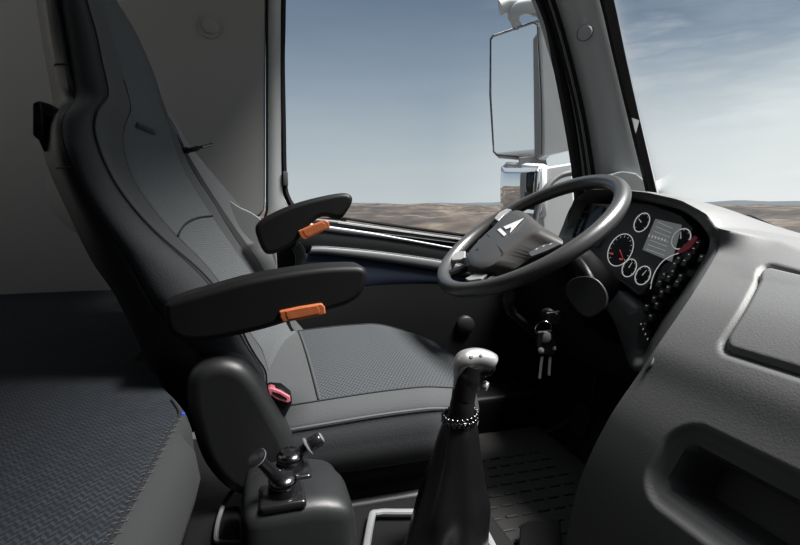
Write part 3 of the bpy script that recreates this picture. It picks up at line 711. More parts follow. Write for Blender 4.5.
# ================================================================== STEERING
def steering():
    tl, az = math.radians(33.1), math.radians(1.5); C = Vector((.6176, 1.063, CZ - .0663)); R = .225
    n_ = Vector((-math.sin(tl) * math.cos(az), -math.sin(tl) * math.sin(az), math.cos(tl))); b = Vector((0, 1, 0)); a = b.cross(n_).normalized(); b = n_.cross(a)
    r_ = root('steering_wheel', C - n_ * .06, 'large black leather steering wheel with four spokes and white arrowhead emblem on its hub', 'steering wheel')
    k = MB(); k.tube([C + (a * math.cos(q) + b * math.sin(q)) * R for q in [i * 2 * PI / 96 for i in range(96)]], .0175, 18, close=True); k.build('wheel_rim', 'leather', r_, smooth=180)
    def pp(lst, off): return [P(x, y, pl=(C + n_ * off, n_)) for x, y in lst]
    top = pp([(467, 256), (471, 250), (482, 238), (495, 226), (503, 217), (513, 211), (521, 212), (531, 221), (541, 231), (527, 240), (508, 254), (490, 266), (477, 267), (469, 263)], .022)
    low = pp([(463, 263), (468, 254), (480, 241), (494, 228), (501, 218), (512, 211), (524, 212), (542, 226), (563, 241), (550, 250), (530, 259), (508, 273), (488, 280), (470, 273)], -.012)
    T_, L_ = cr(top, 5, True), cr(low, 5, True); k = MB(); ct = sum(T_, Vector()) / len(T_)
    k.grid([[q, t_, t_.lerp(ct, .06) + n_ * .0035, t_.lerp(ct, .2) + n_ * .005, t_.lerp(ct, .6) + n_ * .007, ct + n_ * .008] for t_, q in zip(T_, L_)], cu=True)
    cl = sum(L_, Vector()) / len(L_); k.grid([[q, q.lerp(cl, .25) - n_ * .045, cl - n_ * .05] for q in L_], cu=True)
    hub = k.build('wheel_hub', 'hub', r_, smooth=50)
    em = .0305
    for out in ([(523.5, 218.5), (503.5, 227), (506, 229.5), (511.5, 227.5), (510, 233)], [(497.5, 230), (500.5, 228.3), (506.5, 234), (504, 236.3)]):
        k = MB(); k.prism(pp(out, em), n_ * .001); k.build('hub_emblem', 'white', hub, smooth=20)
    k = MB(); k.tube(cr(pp([(487, 234), (493, 240), (499, 247), (504, 253)], .0285), 4), .0009, 6); k.build('pad_split', 'seam', hub)
    k = MB(); c = pp([(477.5, 249)], .029)[0]; k.lathe([(0, .001), (.003, .001), (.0035, 0)], c, n_, 12); k.build('lock_dot', 'seam', hub)
    for ang, w_ in ((205, .022), (155, .022), (257, .020), (84, .020)):
        q = math.radians(ang); d = a * math.cos(q) + b * math.sin(q); e = n_.cross(d)
        rows = []
        for i in range(7):
            t_ = i / 6; c = C + d * (.05 + (.222 - .05) * t_) - n_ * (.02 * (1 - t_)); ww = w_ * (1.15 - .5 * t_)
            rows.append([c + e * ww + n_ * .0, c + e * ww * .6 + n_ * .007, c - e * ww * .6 + n_ * .007, c - e * ww, c - e * ww * .6 - n_ * .009, c + e * ww * .6 - n_ * .009])
        k = MB(); k.grid(rows, cv=True, cap=True); k.build('spoke', 'black', r_, bevel=.002, smooth=50)
    def pad(nm, lst, off, mt, th=.006, marks=()):
        k = MB(); k.prism(pp(lst, off), n_ * th); o = k.build(nm, mt, r_, bevel=.002)
        if marks:
            k = MB()
            for x, y in marks: k.obox(pp([(x, y)], off)[0] + n_ * (th + .0004), a * .003, b * .0012, n_ * .0003)
            k.build('button_marks', 'white', o, smooth=0)
    pad('spoke_cover', [(452.5, 256), (458, 253.5), (466, 252.5), (466, 259), (461, 261.5), (453, 262)], .004, 'button')
    pad('spoke_cover', [(466, 280.5), (476, 275.5), (488, 276), (482, 281), (470, 282.5)], .004, 'button')
    pad('button_pod', [(529, 255), (542, 247.5), (558, 243.5), (563, 246), (548, 253), (532, 259)], .006, 'podgrey', .006, ((538, 251.5), (545, 248.5), (552, 246.5)))
    pad('button_pod', [(495, 220), (500, 214), (508, 210), (512, 211), (505, 216), (499, 223)], .010, 'button', .006, ((500, 217), (506, 212.5)))
    # column
    c = root('steering_column', (.86, 1.06, .16), 'black steering column shroud with stalks below the large steering wheel', 'steering column')
    k = MB(); rows = []
    for t_, w_, h_ in ((.066, .05, .04), (.072, .075, .055), (.11, .085, .062), (.20, .085, .07), (.30, .07, .07), (.38, .06, .06)):
        cc = C - n_ * t_ + a * (.02 + t_ * .25)
        rows.append([cc + b * w_ * math.cos(q) * (1 if abs(math.cos(q)) < .9 else .96) + a * h_ * math.sin(q) for q in [i * 2 * PI / 24 for i in range(24)]])
    k.grid(rows, cv=True, cap=True); k.build('column_shroud', 'black', c, smooth=60)
    # paddle on a short stalk, near side
    fc = P(587, 294, Y=.90); vn = (Vector((0, 0, CZ)) - fc).normalized(); vn = (vn + Vector((-.25, 0, .1))).normalized()
    k = MB(); o = [P(x, y, pl=(fc, vn)) for x, y in ((567, 283), (575, 277.5), (587, 276), (598, 280), (606, 291), (607, 302), (601, 312), (590, 317.5), (580, 314), (570, 302), (565, 292))]
    k.prism(cr(o, 4, True), vn * -.016); pd = k.build('trailer_brake_paddle', 'plastic', c, bevel=.003)
    k = MB(); k.tube(cr([P(590, 292, Y=.925), P(584, 276, Y=.94), P(577, 264, Y=.97), P(566, 262, Y=1.02)], 6), [.026, .026, .026, .026, .025, .024, .023, .022, .021, .02, .019, .019, .018, .018, .017, .017, .016, .016, .015], 14, flat=.6); k.build('paddle_arm', 'plastic', c, smooth=60)
    # tilt lever, far lower side
    k = MB(); k.tube(cr([P(511, 291, Y=1.02), P(508, 303, Y=1.02), P(513, 314, Y=1.03), P(524, 323, Y=1.05), P(536, 335, Y=1.08)], 6), [.014] * 6 + [.012] * 6 + [.009] * 13, 12); k.build('tilt_lever', 'plastic', c, smooth=60)
    # ignition lock
    k = MB(); k.lathe([(.012, -.05), (.017, -.02), (.017, 0), (.013, .004), (0, .004)], P(548, 316, Y=.97), (-.5, -.8, .1), 20); k.build('ignition_lock', 'black', c, smooth=40)
    # keys
    kr = root('key_bunch', P(545, 320, Y=.955), 'bunch of keys with round metal tag and black fob hanging from the ignition', 'keys')
    def disc(px, py, y, r, th, nm, mt, par):
        q = MB(); q.lathe([(0, th), (r * .85, th), (r, th * .5), (r, -th)], P(px, py, Y=y), (-.35, -.9, .1), 24); return q.build(nm, mt, par, smooth=40)
    k = MB(); cc = P(543.5, 329, Y=.945); k.tube([cc + Vector((.6, -.3, 0)).normalized() * .017 * math.cos(q) + Vector((.1, 0, 1)) * .017 * math.sin(q) for q in [i * PI / 12 for i in range(24)]], .0014, 6, close=True); k.build('key_ring', 'chrome', kr)
    k = MB(); k.prism([P(x, y, Y=.955) for x, y in ((546, 313), (560, 311), (561, 322), (556, 326), (547, 322))], (.006, .012, 0)); k.build('key_head', 'plastic', kr, bevel=.003)
    disc(545, 337, .94, .013, .002, 'metal_tag', 'silver', kr)
    k = MB(); k.prism([P(x, y, Y=.94) for x, y in ((537, 332), (552, 330), (556, 345), (554, 356), (540, 356), (536, 346))], (.004, .010, 0)); fb = k.build('key_fob', 'black', kr, bevel=.004)
    disc(541, 350.5, .936, .0065, .001, 'fob_button', 'button', fb)
    disc(554.5, 348.5, .936, .004, .001, 'fob_button', 'button', fb)
    disc(556.5, 313.5, .948, .0025, .001, 'fob_button', 'white', fb)
    for x0, y0, x1, y1 in ((542, 357, 539.5, 379), (550, 357, 549, 376)):
        k = MB(); k.prism([P(x0 - 1.4, y0, Y=.942), P(x0 + 1.4, y0, Y=.942), P(x1 + 1.2, y1, Y=.942), P(x1 - 1.2, y1 - 1, Y=.942)], (.0015, .002, 0)); k.build('key_blade', 'silver', kr)
steering()

# ================================================================== BUNK
def bunk():
    zt = CZ - .27
    r_ = root('sleeper_bunk', (-.5, .6, 0), 'dark navy zigzag-cloth bunk with a plain stitched front edge behind the seat', 'bunk')
    e = [P(66, 640, Z=zt), P(112, 545, Z=zt), P(146, 482, Z=zt), P(174, 429, Z=zt), P(181, 418, Z=zt), P(181, 411, Z=zt), P(172, 398, Z=zt), P(161, 386, Z=zt), P(158, 374, Z=zt), P(160, 362, Z=zt)]
    e = cr(e, 5); e[0].y = -.2
    e += [Vector((-.215, e[-1].y + .02, zt)), Vector((-.215, WY - .004, zt))]
    k = MB(); rows = []
    for i, p in enumerate(e):
        row = [Vector((-.99 + (p.x + .99) * u, p.y, zt + .010 * math.sin(PI * min(1, u)) ** .5)) for u in [j / 12 for j in range(13)]]
        row[-1].z = zt; rows.append(row)
    k.grid(rows); top = k.build('mattress_top', 'bunk', r_, smooth=60)
    off = lambda p, i: Vector((.030 if p.y < .62 else .012, .004 if p.y < .7 else 0, 0))
    k = MB(); rows = [[p, p + off(p, 0) * .45 + Vector((0, 0, -.006)), p + off(p, 0) * .85 + Vector((0, 0, -.025)), p + off(p, 0) + Vector((0, 0, -.06)), p + off(p, 0) * .7 + Vector((0, 0, -.095)), p + off(p, 0) * -.2 + Vector((0, 0, -.11))] for p in e]
    k.grid(rows); k.build('mattress_side', 'bunkside', r_, smooth=70)
    k = MB(); k.tube([p + Vector((-.003, 0, .0015)) for p in e[:30]], .0016, 6); k.build('edge_piping', 'seam', r_)
    # whip stitches across the piping
    st = resample(e[:22], 110)
    k = MB()
    for i, p in enumerate(st[:-1]):
        s_ = 1 if i % 2 else -1; k.tube([p + Vector((-.007, -.002, .003)), p + Vector((.003, .003 * s_, .001))], .0004, 5)
    tag(k.build('edge_stitching', 'stitch', r_), kind='stuff')
    k = MB(); q = P(182, 414, Z=zt); k.rbox(q.x - .001, q.x + .003, q.y - .002, q.y + .003, zt - .006, zt + .0015, .001, (1, 1, 1)); k.build('blue_tag', 'blue', r_)
    b = MB(); xr = min(p.x for p in e[15:]) - .03
    b.box(-.98, -.20, -.44, .50, .0, zt - .112); b.box(-.98, -.33, .50, WY - .01, 0, zt - .112)
    b.build('base_box', 'black', r_)
bunk()

# ================================================================== DRIVER SEAT
def tabf(lst):
    pts = [P(a, b, Y=y) for a, b, y in lst]; pts = cr(pts, 6)
    pts.sort(key=lambda p: p.z)
    zs = [(p.z, p.x) for p in pts]; ys = [(p.z, p.y) for p in pts]
    return lambda z: Vector((itp(zs, z), itp(ys, z), z))
def seat():
    r_ = root('driver_seat', (.15, 1.07, 0), 'grey cloth driver seat with tall integrated headrest and two black armrests', 'seat')
    s2 = tabf([(262, 372, .86), (245, 345, .85), (228, 310, .84), (213, 289, .84), (190, 265, .84), (160, 240, .84), (135, 215, .84), (112, 185, .84), (97, 155, .84), (90, 130, .85), (92, 112, .86), (104, 94, .90), (99, 70, .91), (92, 35, .92), (82, 0, .93), (70, -50, .95), (60, -90, .98), (48, -120, 1.02)])
    s1 = tabf([(222, 372, .81), (180, 335, .81), (150, 300, .80), (125, 255, .80), (100, 220, .80), (82, 190, .80), (68, 155, .80), (62, 130, .82), (65, 112, .84), (76, 100, .89), (72, 70, .90), (67, 35, .91), (61, 0, .92), (54, -50, .94), (46, -90, .97), (40, -120, 1.01)])
    s0 = tabf([(165, 385, .84), (128, 305, .84), (100, 262, .84), (75, 210, .84), (57, 170, .84), (50, 145, .85), (52, 118, .87), (60, 104, .92), (57, 80, .92), (50, 40, .92), (44, 0, .93), (38, -50, .95), (34, -90, .98), (30, -120, 1.02)])
    s7 = tabf([(318, 345, 1.32), (296, 320, 1.32), (272, 292, 1.32), (240, 245, 1.32), (215, 205, 1.32), (190, 165, 1.31), (175, 130, 1.29), (163, 100, 1.26), (155, 75, 1.25), (140, 40, 1.24), (122, 2, 1.22), (104, -40, 1.19), (88, -75, 1.14), (70, -110, 1.08)])
    zb, ztp = CZ - .36, CZ + .47
    N = 64; rows = []; zs = [zb + (ztp - zb) * i / (N - 1) for i in range(N)]
    zcrease = P(104, 94, Y=.90).z
    for z in zs:
        zz = min(z, P(82, 0, Y=.93).z + .14)
        A, B, G = s1(z), s2(z), s7(z); dz = Vector((0, 0, 0))
        capk = sm(ztp - .0, ztp - .12, z) ; capk = max(capk, .02)
        mid = B.lerp(G, .5); 
        def f(u, rec):
            p = B.lerp(G, u); p.x -= rec; p.z = z; return p
        rec = .022 * sm(CZ + .2, CZ + .02, z)
        row = [A, A.lerp(B, .25) + Vector((.004, -.012, 0)), A.lerp(B, .6) + Vector((.010, -.013, 0)), B + Vector((.006, -.002, 0)), f(.04, -.003), f(.12, rec * .5), f(.22, rec * .9), f(.30, rec), f(.5, rec * 1.05), f(.70, rec), f(.78, rec * .9), f(.90, rec * .4), f(.97, -.002), G, G + Vector((-.03, .015, 0)), G + Vector((-.07, .012, 0)), Vector((A.x - .01, G.y - .03, z)), Vector((A.x - .03, (A.y + G.y) / 2, z)), Vector((A.x - .02, A.y + .03, z))]
        c = sum(row, Vector()) / len(row)
        row = [c + (p - c) * (capk ** .5) for p in row]
        for p in row: p.z = z
        rows.append(row)
    def mi(i, j):
        if j <= 3: return 0
        if j in (4, 5, 6): return 1
        if j in (7, 8, 9, 10): return 2
        if j in (11, 12): return 1
        return 0
    k = MB(); k.grid(rows, cv=True, cap=True, mi=mi)
    back = k.build('backrest', ['sidefab', 'panelfab', 'insert'], r_, smooth=180, sub=1)
    def line(nm, idx, a=0, b=N, r=.0013, mt='seam', off=Vector((.001, -.001, 0)), par=back):
        k = MB(); k.tube(cr([rows[i][idx] + off for i in range(a, b, 2)], 3), r, 6); return k.build(nm, mt, par)
    line('side_piping', 3, 0, N - 6, .0017); line('insert_seam', 7, 0, 46, .0010, off=Vector((.0, -.0005, 0))); line('insert_seam', 11, 0, 46, .0010, off=Vector((.0, 0, 0)))
    # cross seam and the dark maker's patch
    def face(u, z, lift=.002):
        i = max(0, min(N - 2, int((z - zb) / (ztp - zb) * (N - 1)))); t_ = (z - zs[i]) / (zs[1] - zs[0])
        us = [.04, .12, .22, .30, .5, .70, .78, .90, .97]; j = 0
        while j < 7 and us[j + 1] < u: j += 1
        w_ = (u - us[j]) / (us[j + 1] - us[j])
        p = rows[i][4 + j].lerp(rows[i][5 + j], w_); q = rows[i + 1][4 + j].lerp(rows[i + 1][5 + j], w_)
        return p.lerp(q, t_) + Vector((lift, -lift * .3, lift * .4))
    k = MB(); k.tube([face(.30 + .59 * i / 16, P(183, 236, Y=1.0).z * (1 - i / 16) + P(213, 216, Y=1.27).z * i / 16 + .008 * math.sin(PI * i / 16)) for i in range(17)], .0022, 6); k.build('cross_seam', 'seam', back)
    k = MB(); rws = [[face(.40 + .24 * i / 6, CZ + .140 + .010 * j / 2, .0018) for j in range(3)] for i in range(7)]; k.grid(rws); k.build('dark_patch', 'seam', back, solid=.001)
    # plastic back shell
    k = MB(); srow = []
    for z in zs[:-4]:
        a, b, g = s0(z), s1(z), s7(z); h = (Vector((0, .0, 0)))
        srow.append([b + Vector((-.002, .004, 0)), b.lerp(a, .25) + Vector((-.002, -.005, 0)), b.lerp(a, .8) + Vector((0, -.006, 0)), a, a + Vector((-.02, .03, 0)), Vector((a.x - .025, (a.y + g.y) / 2, z)), Vector((a.x - .01, g.y - .02, z)), Vector((b.x - .01, g.y - .005, z)), Vector((b.x, (a.y + g.y) / 2, z))])
    k.grid(srow, cv=True, cap=True); sh = k.build('back_shell', 'plastic', r_, smooth=60)
    for zc in (P(68, 168, Y=.82).z, P(57, 66, Y=.92).z):
        k = MB(); a, b = s0(zc), s1(zc); k.tube([b + Vector((0, -.004, 0)), b.lerp(a, .3) + Vector((-.002, -.0075, -.001)), b.lerp(a, .8) + Vector((0, -.0085, 0)), a], .0011, 6); k.build('shell_joint', 'seam', sh)
    # coat bracket behind the shoulder
    k = MB(); k.prism([P(x, y, Y=.86) for x, y in ((32, 103), (39, 100), (42, 106), (44, 140), (49, 150), (43, 152), (38, 140), (32, 135))], (0, .05, 0))
    br = k.build('rear_bracket', 'black', r_, bevel=.003)
    k = MB(); k.prism([P(x, y, Y=.87) for x, y in ((38, 100), (50, 104), (62, 112), (58, 122), (46, 116), (41, 108))], (0, .035, 0)); k.build('bracket_arm', 'plastic', br, bevel=.003)
    # --- cushion
    x0, x1 = -.06, P(453, 388, Y=.95).x
    x1 = .455
    def cf(p):
        p = Vector(p); u = (p.x - x0) / (x1 - x0); v = (p.y - .80) / .54
        # plan: front corners round off
        f = sm(.6, 1.0, u); p.y = 1.07 + (p.y - 1.07) * (1 - .16 * f ** 2)
        p.x -= .055 * f * (abs(v - .5) * 2) ** 2.2 - .0
        top = sm(CZ - .48, CZ - .36, p.z)
        dome = (.018 * (1 - (2 * v - 1) ** 2) + .022 * v) * top
        p.z += dome + top * (-.030 * sm(.65, 1.05, u) + .012 * sm(.5, .0, u) * 0) + .012 * top * sm(.0, .6, u) 
        return p
    def cm(c):
        if c.z < CZ - .362: return 0
        u = (c.x - x0) / (x1 - x0)
        if c.y < .845 or c.y > 1.28: return 1
        if u < .30: return 2
        return 3
    k = MB(); k.rbox(x0, x1, .80, 1.34, CZ - .475, CZ - .355, .045, (26, 22, 3), cf, cm)
    cu = k.build('seat_cushion', ['sidefab', 'panelfab', 'panelfab', 'honey'], r_, smooth=180)
    def ctop(x, y): return cf(Vector((x, y, CZ - .3535)))
    xs = [x0 + .045 + (x1 - x0 - .10) * i / 30 for i in range(31)]
    for y in (.846, 1.28):
        k = MB(); k.tube([ctop(x, y) for x in xs], .0012, 6); k.build('cushion_seam', 'seam', cu)
    k = MB(); k.tube([ctop(x0 + .30 * (x1 - x0), .85 + .43 * i / 20) for i in range(21)], .0016, 6); k.build('cushion_seam', 'seam', cu)
    k = MB(); k.tube([cf(Vector((x, .806, CZ - .372))) + Vector((0, -.002, 0)) for x in [x0 + .04 + (x1 - x0 - .08) * i / 30 for i in range(31)]], .0018, 6); k.build('cushion_piping', 'stitch', cu)
    # --- lower trims and base
    k = MB(); k.rbox(-.02, .40, .83, 1.31, CZ - .535, CZ - .468, .02, (4, 4, 2)); k.build('seat_pan', 'black', r_)
    k = MB(); k.rbox(.02, .37, .82, 1.32, CZ - .60, CZ - .53, .015, (4, 4, 2)); pn = k.build('seat_skirt', 'plastic', r_)
    k = MB(); k.lathe([(0, .002), (.0025, .002), (.003, -.002)], P(412, 454, Y=.818), (0, -1, 0), 10); k.build('trim_screw', 'chrome', pn)
    k = MB(); k.rbox(.0, .34, .86, 1.28, 0, CZ - .58, .02, (4, 4, 6)); k.build('seat_base', 'rubber', r_)
    # recliner side cover
    k = MB(); o = cr([P(a, b, Y=.745) for a, b in ((185, 394), (188, 379), (197, 368), (211, 362), (227, 361), (243, 366), (256, 378), (266, 393), (277, 412), (290, 436), (298, 462), (290, 492), (240, 500), (205, 470), (188, 420))], 5, True)
    k.prism(o, (.0, .07, 0)); sc = k.build('side_cover', 'plastic', r_, bevel=.024, seg=6)
    # far side cover
    k = MB(); k.prism([p + Vector((0, .62, 0)) for p in o], (0, .05, 0)); k.build('side_cover', 'plastic', r_, bevel=.012)
    # buckle
    q = [(264, 392), (270, 388), (282, 389), (292, 397), (292, 404), (286, 416), (276, 430), (268, 420), (263, 405)]
    k = MB(); k.prism([P(a, b, Y=.775) for a, b in q], (.0, .03, 0)); bu = k.build('belt_buckle', 'black', r_, bevel=.003)
    o = [(268, 389.5), (271, 388), (281, 391.5), (290, 397), (290.5, 401.5), (288, 403), (278, 400), (270, 395)]
    k = MB(); k.prism([P(a, b, Y=.770) for a, b in o], (0, .02, 0)); pb = k.build('release_button', 'pink', bu, bevel=.0012)
    o2 = [(272, 391.5), (280, 394), (287, 398.5), (287, 400), (279, 397.5), (273, 394)]
    k = MB(); k.prism([P(a, b, Y=.7693) for a, b in o2], (0, .002, 0)); k.build('button_slot', 'black', pb)
    # --- armrests
    def arm(pts, y, th, lev, ly, thumb):
        k = MB(); o = cr([P(a, b, Y=y) for a, b in pts], 4, True); N_ = len(o)
        k.prism(o, (0, th, 0)); a_ = k.build('armrest', 'black', r_, bevel=.014, seg=4)
        k = MB(); k.prism([P(a, b, Y=ly) for a, b in lev], (0, .02, 0)); l_ = k.build('armrest_lever', 'orange', a_, bevel=.0025)
        c = sum((P(a, b, Y=ly) for a, b in lev), Vector()) / len(lev)
        k = MB(); k.prism([c + (P(a, b, Y=ly) - c) * .72 + Vector((0, -.0008, .001)) for a, b in lev], (0, .002, 0)); k.build('lever_pad', 'orange', l_, bevel=.0008)
        return a_
    a1 = arm([(164, 306), (176, 299), (205, 291), (240, 281), (280, 273), (320, 267.5), (350, 266), (363, 267), (368, 273), (367, 283), (361, 296), (350, 305), (328, 312), (300, 319), (272, 328), (240, 336), (205, 342), (180, 341), (166, 328)], .755, .07,
        [(279, 311.5), (300, 307), (322, 303.5), (325, 307), (326, 314.5), (305, 319), (283, 323), (280, 318)], .748, None)
    k = MB(); k.prism([P(a, b, Y=.765) for a, b in ((286, 323), (290, 322), (295, 331), (291, 332))], (0, .008, 0)); k.build('lever_pin', 'chrome', a1, bevel=.001)
    a2 = arm([(256, 226), (270, 215), (295, 204), (320, 197), (342, 193), (351, 195), (353, 201), (348, 211), (340, 219), (322, 217), (306, 229), (296, 243), (280, 252), (266, 254), (258, 240)], 1.27, .07,
        [(298, 231), (312, 225), (325, 220), (329, 222), (330, 228), (318, 234), (305, 240), (301, 238)], 1.262, None)
    k = MB(); k.tube(cr([P(296, 246, Y=1.30), P(300, 252, Y=1.30), P(301, 262, Y=1.30), P(300, 275, Y=1.30)], 5), .014, 12); k.build('armrest_pivot', 'plastic', a2, smooth=60)
    # --- belt and its guide on the far shoulder
    k = MB()
    def strap(pts, wv, th=.0015):
        rows = []
        for (x, y, yy), (wx, wy) in zip(pts, wv):
            a = P(x, y, Y=yy); b = P(x + wx, y + wy, Y=yy + .012)
            rows.append([a, b, b + Vector((-.002, .002, 0)), a + Vector((-.002, .002, 0))])
        return rows
    def smooth_rows(rows, n=6):
        cols = [cr([r[j] for r in rows], n) for j in range(4)]; return [list(t_) for t_ in zip(*cols)]
    rws = smooth_rows(strap([(164, 109, 1.33), (176, 128, 1.34), (185, 148, 1.35), (205, 185, 1.37), (226, 218, 1.38), (243, 244, 1.38), (255, 268, 1.37), (264, 290, 1.36)], [(2, 0), (3, -1), (6, -1), (14, -4), (19, -6), (19, -8), (19, -8), (17, -6)]))
    k.grid(rws, cv=True, cap=True); bl = k.build('seat_belt', 'belt', r_, smooth=60)
    k = MB(); rws = smooth_rows(strap([(165, 112, 1.335), (180, 146, 1.35), (205, 190, 1.36), (232, 232, 1.36), (250, 262, 1.36), (262, 285, 1.36)], [(1, 0), (3, -1), (4, -2), (5, -2), (8, -3), (8, -3)]))
    k.grid([[p + Vector((0, -.01, 0)) for p in r] for r in rws], cv=True, cap=True); k.build('belt_edge', 'seam', bl)
    # pale far bolster panel
    k = MB(); o = [(200, 172), (214, 186), (236, 205), (252, 213), (266, 224), (274, 240), (277, 262), (276, 290), (262, 292), (240, 255), (215, 215)]
    k.prism(cr([P(a, b, Y=1.385) for a, b in o], 3, True), (.0, .03, 0)); k.build('far_bolster', 'farfab', r_, bevel=.008)
    g = MB(); g.tube(cr([P(180, 150, Y=1.31), P(190, 150, Y=1.30), P(202, 147, Y=1.30), P(212, 144.5, Y=1.30)], 5), [.008] * 5 + [.006] * 4 + [.0035] * 7, 10); gd = g.build('belt_guide', 'gloss', r_, smooth=60)
    g = MB(); g.tube([P(203, 147, Y=1.295), P(213, 144, Y=1.295)], [.0035, .005], 10); g.build('guide_tip', 'chrome', gd)
seat()

# ================================================================== CENTRE CONSOLE
def console():
    ztp = CZ - .347
    r_ = root('centre_console', (.05, .55, 0), 'low charcoal floor console between the bunk and the dashboard, holding the levers', 'console')
    k = MB()
    def cf(p):
        p = Vector(p); t_ = sm(.2, 1, (p.z) / ztp); c = Vector((.04, .60))
        p.x = c.x + (p.x - c.x) * (1.22 - .22 * t_); p.z -= .02 * sm(.05, .14, p.x) * t_ + .03 * sm(.62, .72, p.y) * t_
        return p
    k.rbox(-.030, .105, .55, .735, 0, ztp, .022, (6, 8, 5), cf); k.build('lever_console', 'plastic', r_)
    # lower shelf that carries the gear boot
    k = MB(); k.rbox(.06, .36, .40, .78, 0, CZ - .50, .02, (8, 8, 4)); k.build('gear_console', 'black', r_)
    # bezel frame round the boot
    fz = CZ - .488
    o = cr([P(a, b, Z=fz) for a, b in ((371, 520), (378, 512.5), (400, 512), (440, 512), (468, 513), (478, 520), (492, 545), (505, 575), (498, 590), (400, 592), (365, 588))], 5, True)
    k = MB(); k.tube(o, .006, 8, close=True, flat=.7); k.build('boot_bezel', 'silver', r_)
    # storage slot with a pale rim at the bunk side
    o = cr([P(a, b, Z=CZ - .46) for a, b in ((236, 487), (226, 500), (219, 518), (216, 536), (219, 542), (240, 543))], 5)
    k = MB(); k.tube(o, .0035, 8); k.build('slot_rim', 'greytrim', r_)
    k = MB(); k.rbox(-.12, -.04, .56, .78, .0, CZ - .468, .01, (2, 2, 2)); k.build('slot_box', 'black', r_)
    # --- gear lever
    g = root('gear_lever', P(440, 590, Y=.62), 'tall gear lever with a satin silver pistol-grip knob and black leather boot', 'gear lever')
    Yg = .62
    rows = []
    for px0, px1, py in ((446, 474, 418), (441, 477, 430), (436, 478, 445), (431, 479, 462), (424, 480, 482), (415, 482, 505), (407, 480, 530), (398, 481, 560), (388, 484, 588)):
        a, b = P(px0, py, Y=Yg), P(px1, py, Y=Yg); c = (a + b) / 2; r = (b - a).length / 2
        n = 48; rw = []
        t_ = (py - 418) / 190
        for i in range(n):
            q = i * 2 * PI / n; f = 1 + (.04 + .12 * t_) * math.sin(3 * q + 4.5 * t_ + .5) + (.02 + .05 * t_) * math.sin(7 * q - 5 * t_)
            rw.append(c + Vector((math.cos(q) * r * f, math.sin(q) * r * f * .9, 0)))
        rows.append(rw)
    cols = [cr([r[j] for r in rows], 4) for j in range(48)]; k = MB(); k.grid([list(x) for x in zip(*cols)], cv=True, cap=True)
    k.build('boot', 'boot', g, smooth=180)
    k = MB(); ctr = [P(461, 420, Y=Yg), P(463, 400, Y=Yg), P(467, 380, Y=Yg), P(471, 365, Y=Yg)]
    k.tube(cr(ctr, 5), [.0175] * 5 + [.0165] * 5 + [.0175] * 6, 16); k.build('shaft', 'black', g, smooth=60)
    # bead ring
    c = P(460, 416, Y=Yg)
    k = MB()
    for rowi in range(2):
        for i in range(22):
            q = (i + rowi * .5) * 2 * PI / 22; cc = c + Vector((math.cos(q) * .0235, math.sin(q) * .0235, -.004 + .007 * rowi + .003 * math.cos(q)))
            k.lathe([(0, -.0034), (.0025, -.0024), (.0034, 0), (.0025, .0024), (0, .0034)], cc, (0, 0, 1), 8)
    tag(k.build('bead_ring', 'darkchrome', g, smooth=180), kind='stuff')
    # knob: silver cap bending forward over a black grip
    path = cr([P(456, 389, Y=Yg), P(458, 376, Y=Yg), P(461, 365, Y=Yg), P(467, 360, Y=Yg), P(477, 358.5, Y=Yg), (P(487, 361, Y=Yg)), P(491.5, 364, Y=Yg)], 6)
    N_ = len(path); rad = [.004 + .0110 * sm(0, .5, i / (N_ - 1)) if i < N_ - 4 else 0.0150 * (1 - ((i - N_ + 4) / 3.6) ** 2) ** .5 if i < N_ - 1 else .005 for i in range(N_)]
    k = MB(); k.tube(path, rad, 18, flat=1.0); k.build('knob_cap', 'satin', g, smooth=180)
    path2 = [p + Vector((.009, 0, -.0065)) for p in path]; path2 = cr([P(463, 400, Y=Yg), P(465, 385, Y=Yg), P(468, 372, Y=Yg), P(476, 367, Y=Yg), P(486, 367, Y=Yg), P(492, 368, Y=Yg)], 5)
    k = MB(); k.tube(path2, [.0165] * 10 + [.0155] * 6 + [.0145] * 5 + [.012] * 4 + [.008], 16); k.build('knob_grip', 'black', g, smooth=180)
    k = MB()
    for a, b in ((471, 357.5), (480.5, 356)): k.lathe([(0, .001), (.0028, .001), (.003, -.001)], P(a, b, Y=Yg - .012) + Vector((0, 0, .001)), (.0, -.6, .8), 10)
    k.build('shift_marks', 'black', g)
    k = MB(); k.tube([P(478, 389, Y=Yg), P(482, 385, Y=Yg)], .0018, 6); k.lathe([(0, .005), (.006, .004), (.0075, 0), (.006, -.004), (0, -.005)], P(485, 386, Y=Yg), (.7, -.6, -.2), 14); k.build('splitter_switch', 'button', g, smooth=60)
    # --- two air brake hand levers
    def hand(nm, bx, by, y, tip, label, ringat):
        c = P(bx, by, Z=ztp + .012); y = c.y; h = root(nm, c, label, 'brake lever', 'hand levers on the floor console')
        k = MB(); k.rbox(c.x - .028, c.x + .026, c.y - .024, c.y + .026, c.z - .019, c.z - .007, .005, (2, 2, 1)); k.build('lever_bezel', 'gloss', h)
        k = MB(); k.lathe([(.018, -.012), (.018, 0), (.016, .006), (.016, .010), (.012, .016), (0, .018)], c + Vector((0, 0, .0)), (0, -.12, 1), 28); k.build('lever_dome', 'gloss', h, smooth=40)
        k = MB(); k.lathe([(.0163, .0055), (.0170, .008), (.0170, .0105), (.0160, .0125), (.0125, .0165)], c, (0, -.12, 1), 28); k.build('chrome_collar', 'darkchrome', h, smooth=50)
        a = c + Vector((0, 0, .006)); b = P(tip[0], tip[1], Y=y + tip[2]); d = (b - a).normalized(); L_ = (b - a).length
        k = MB()
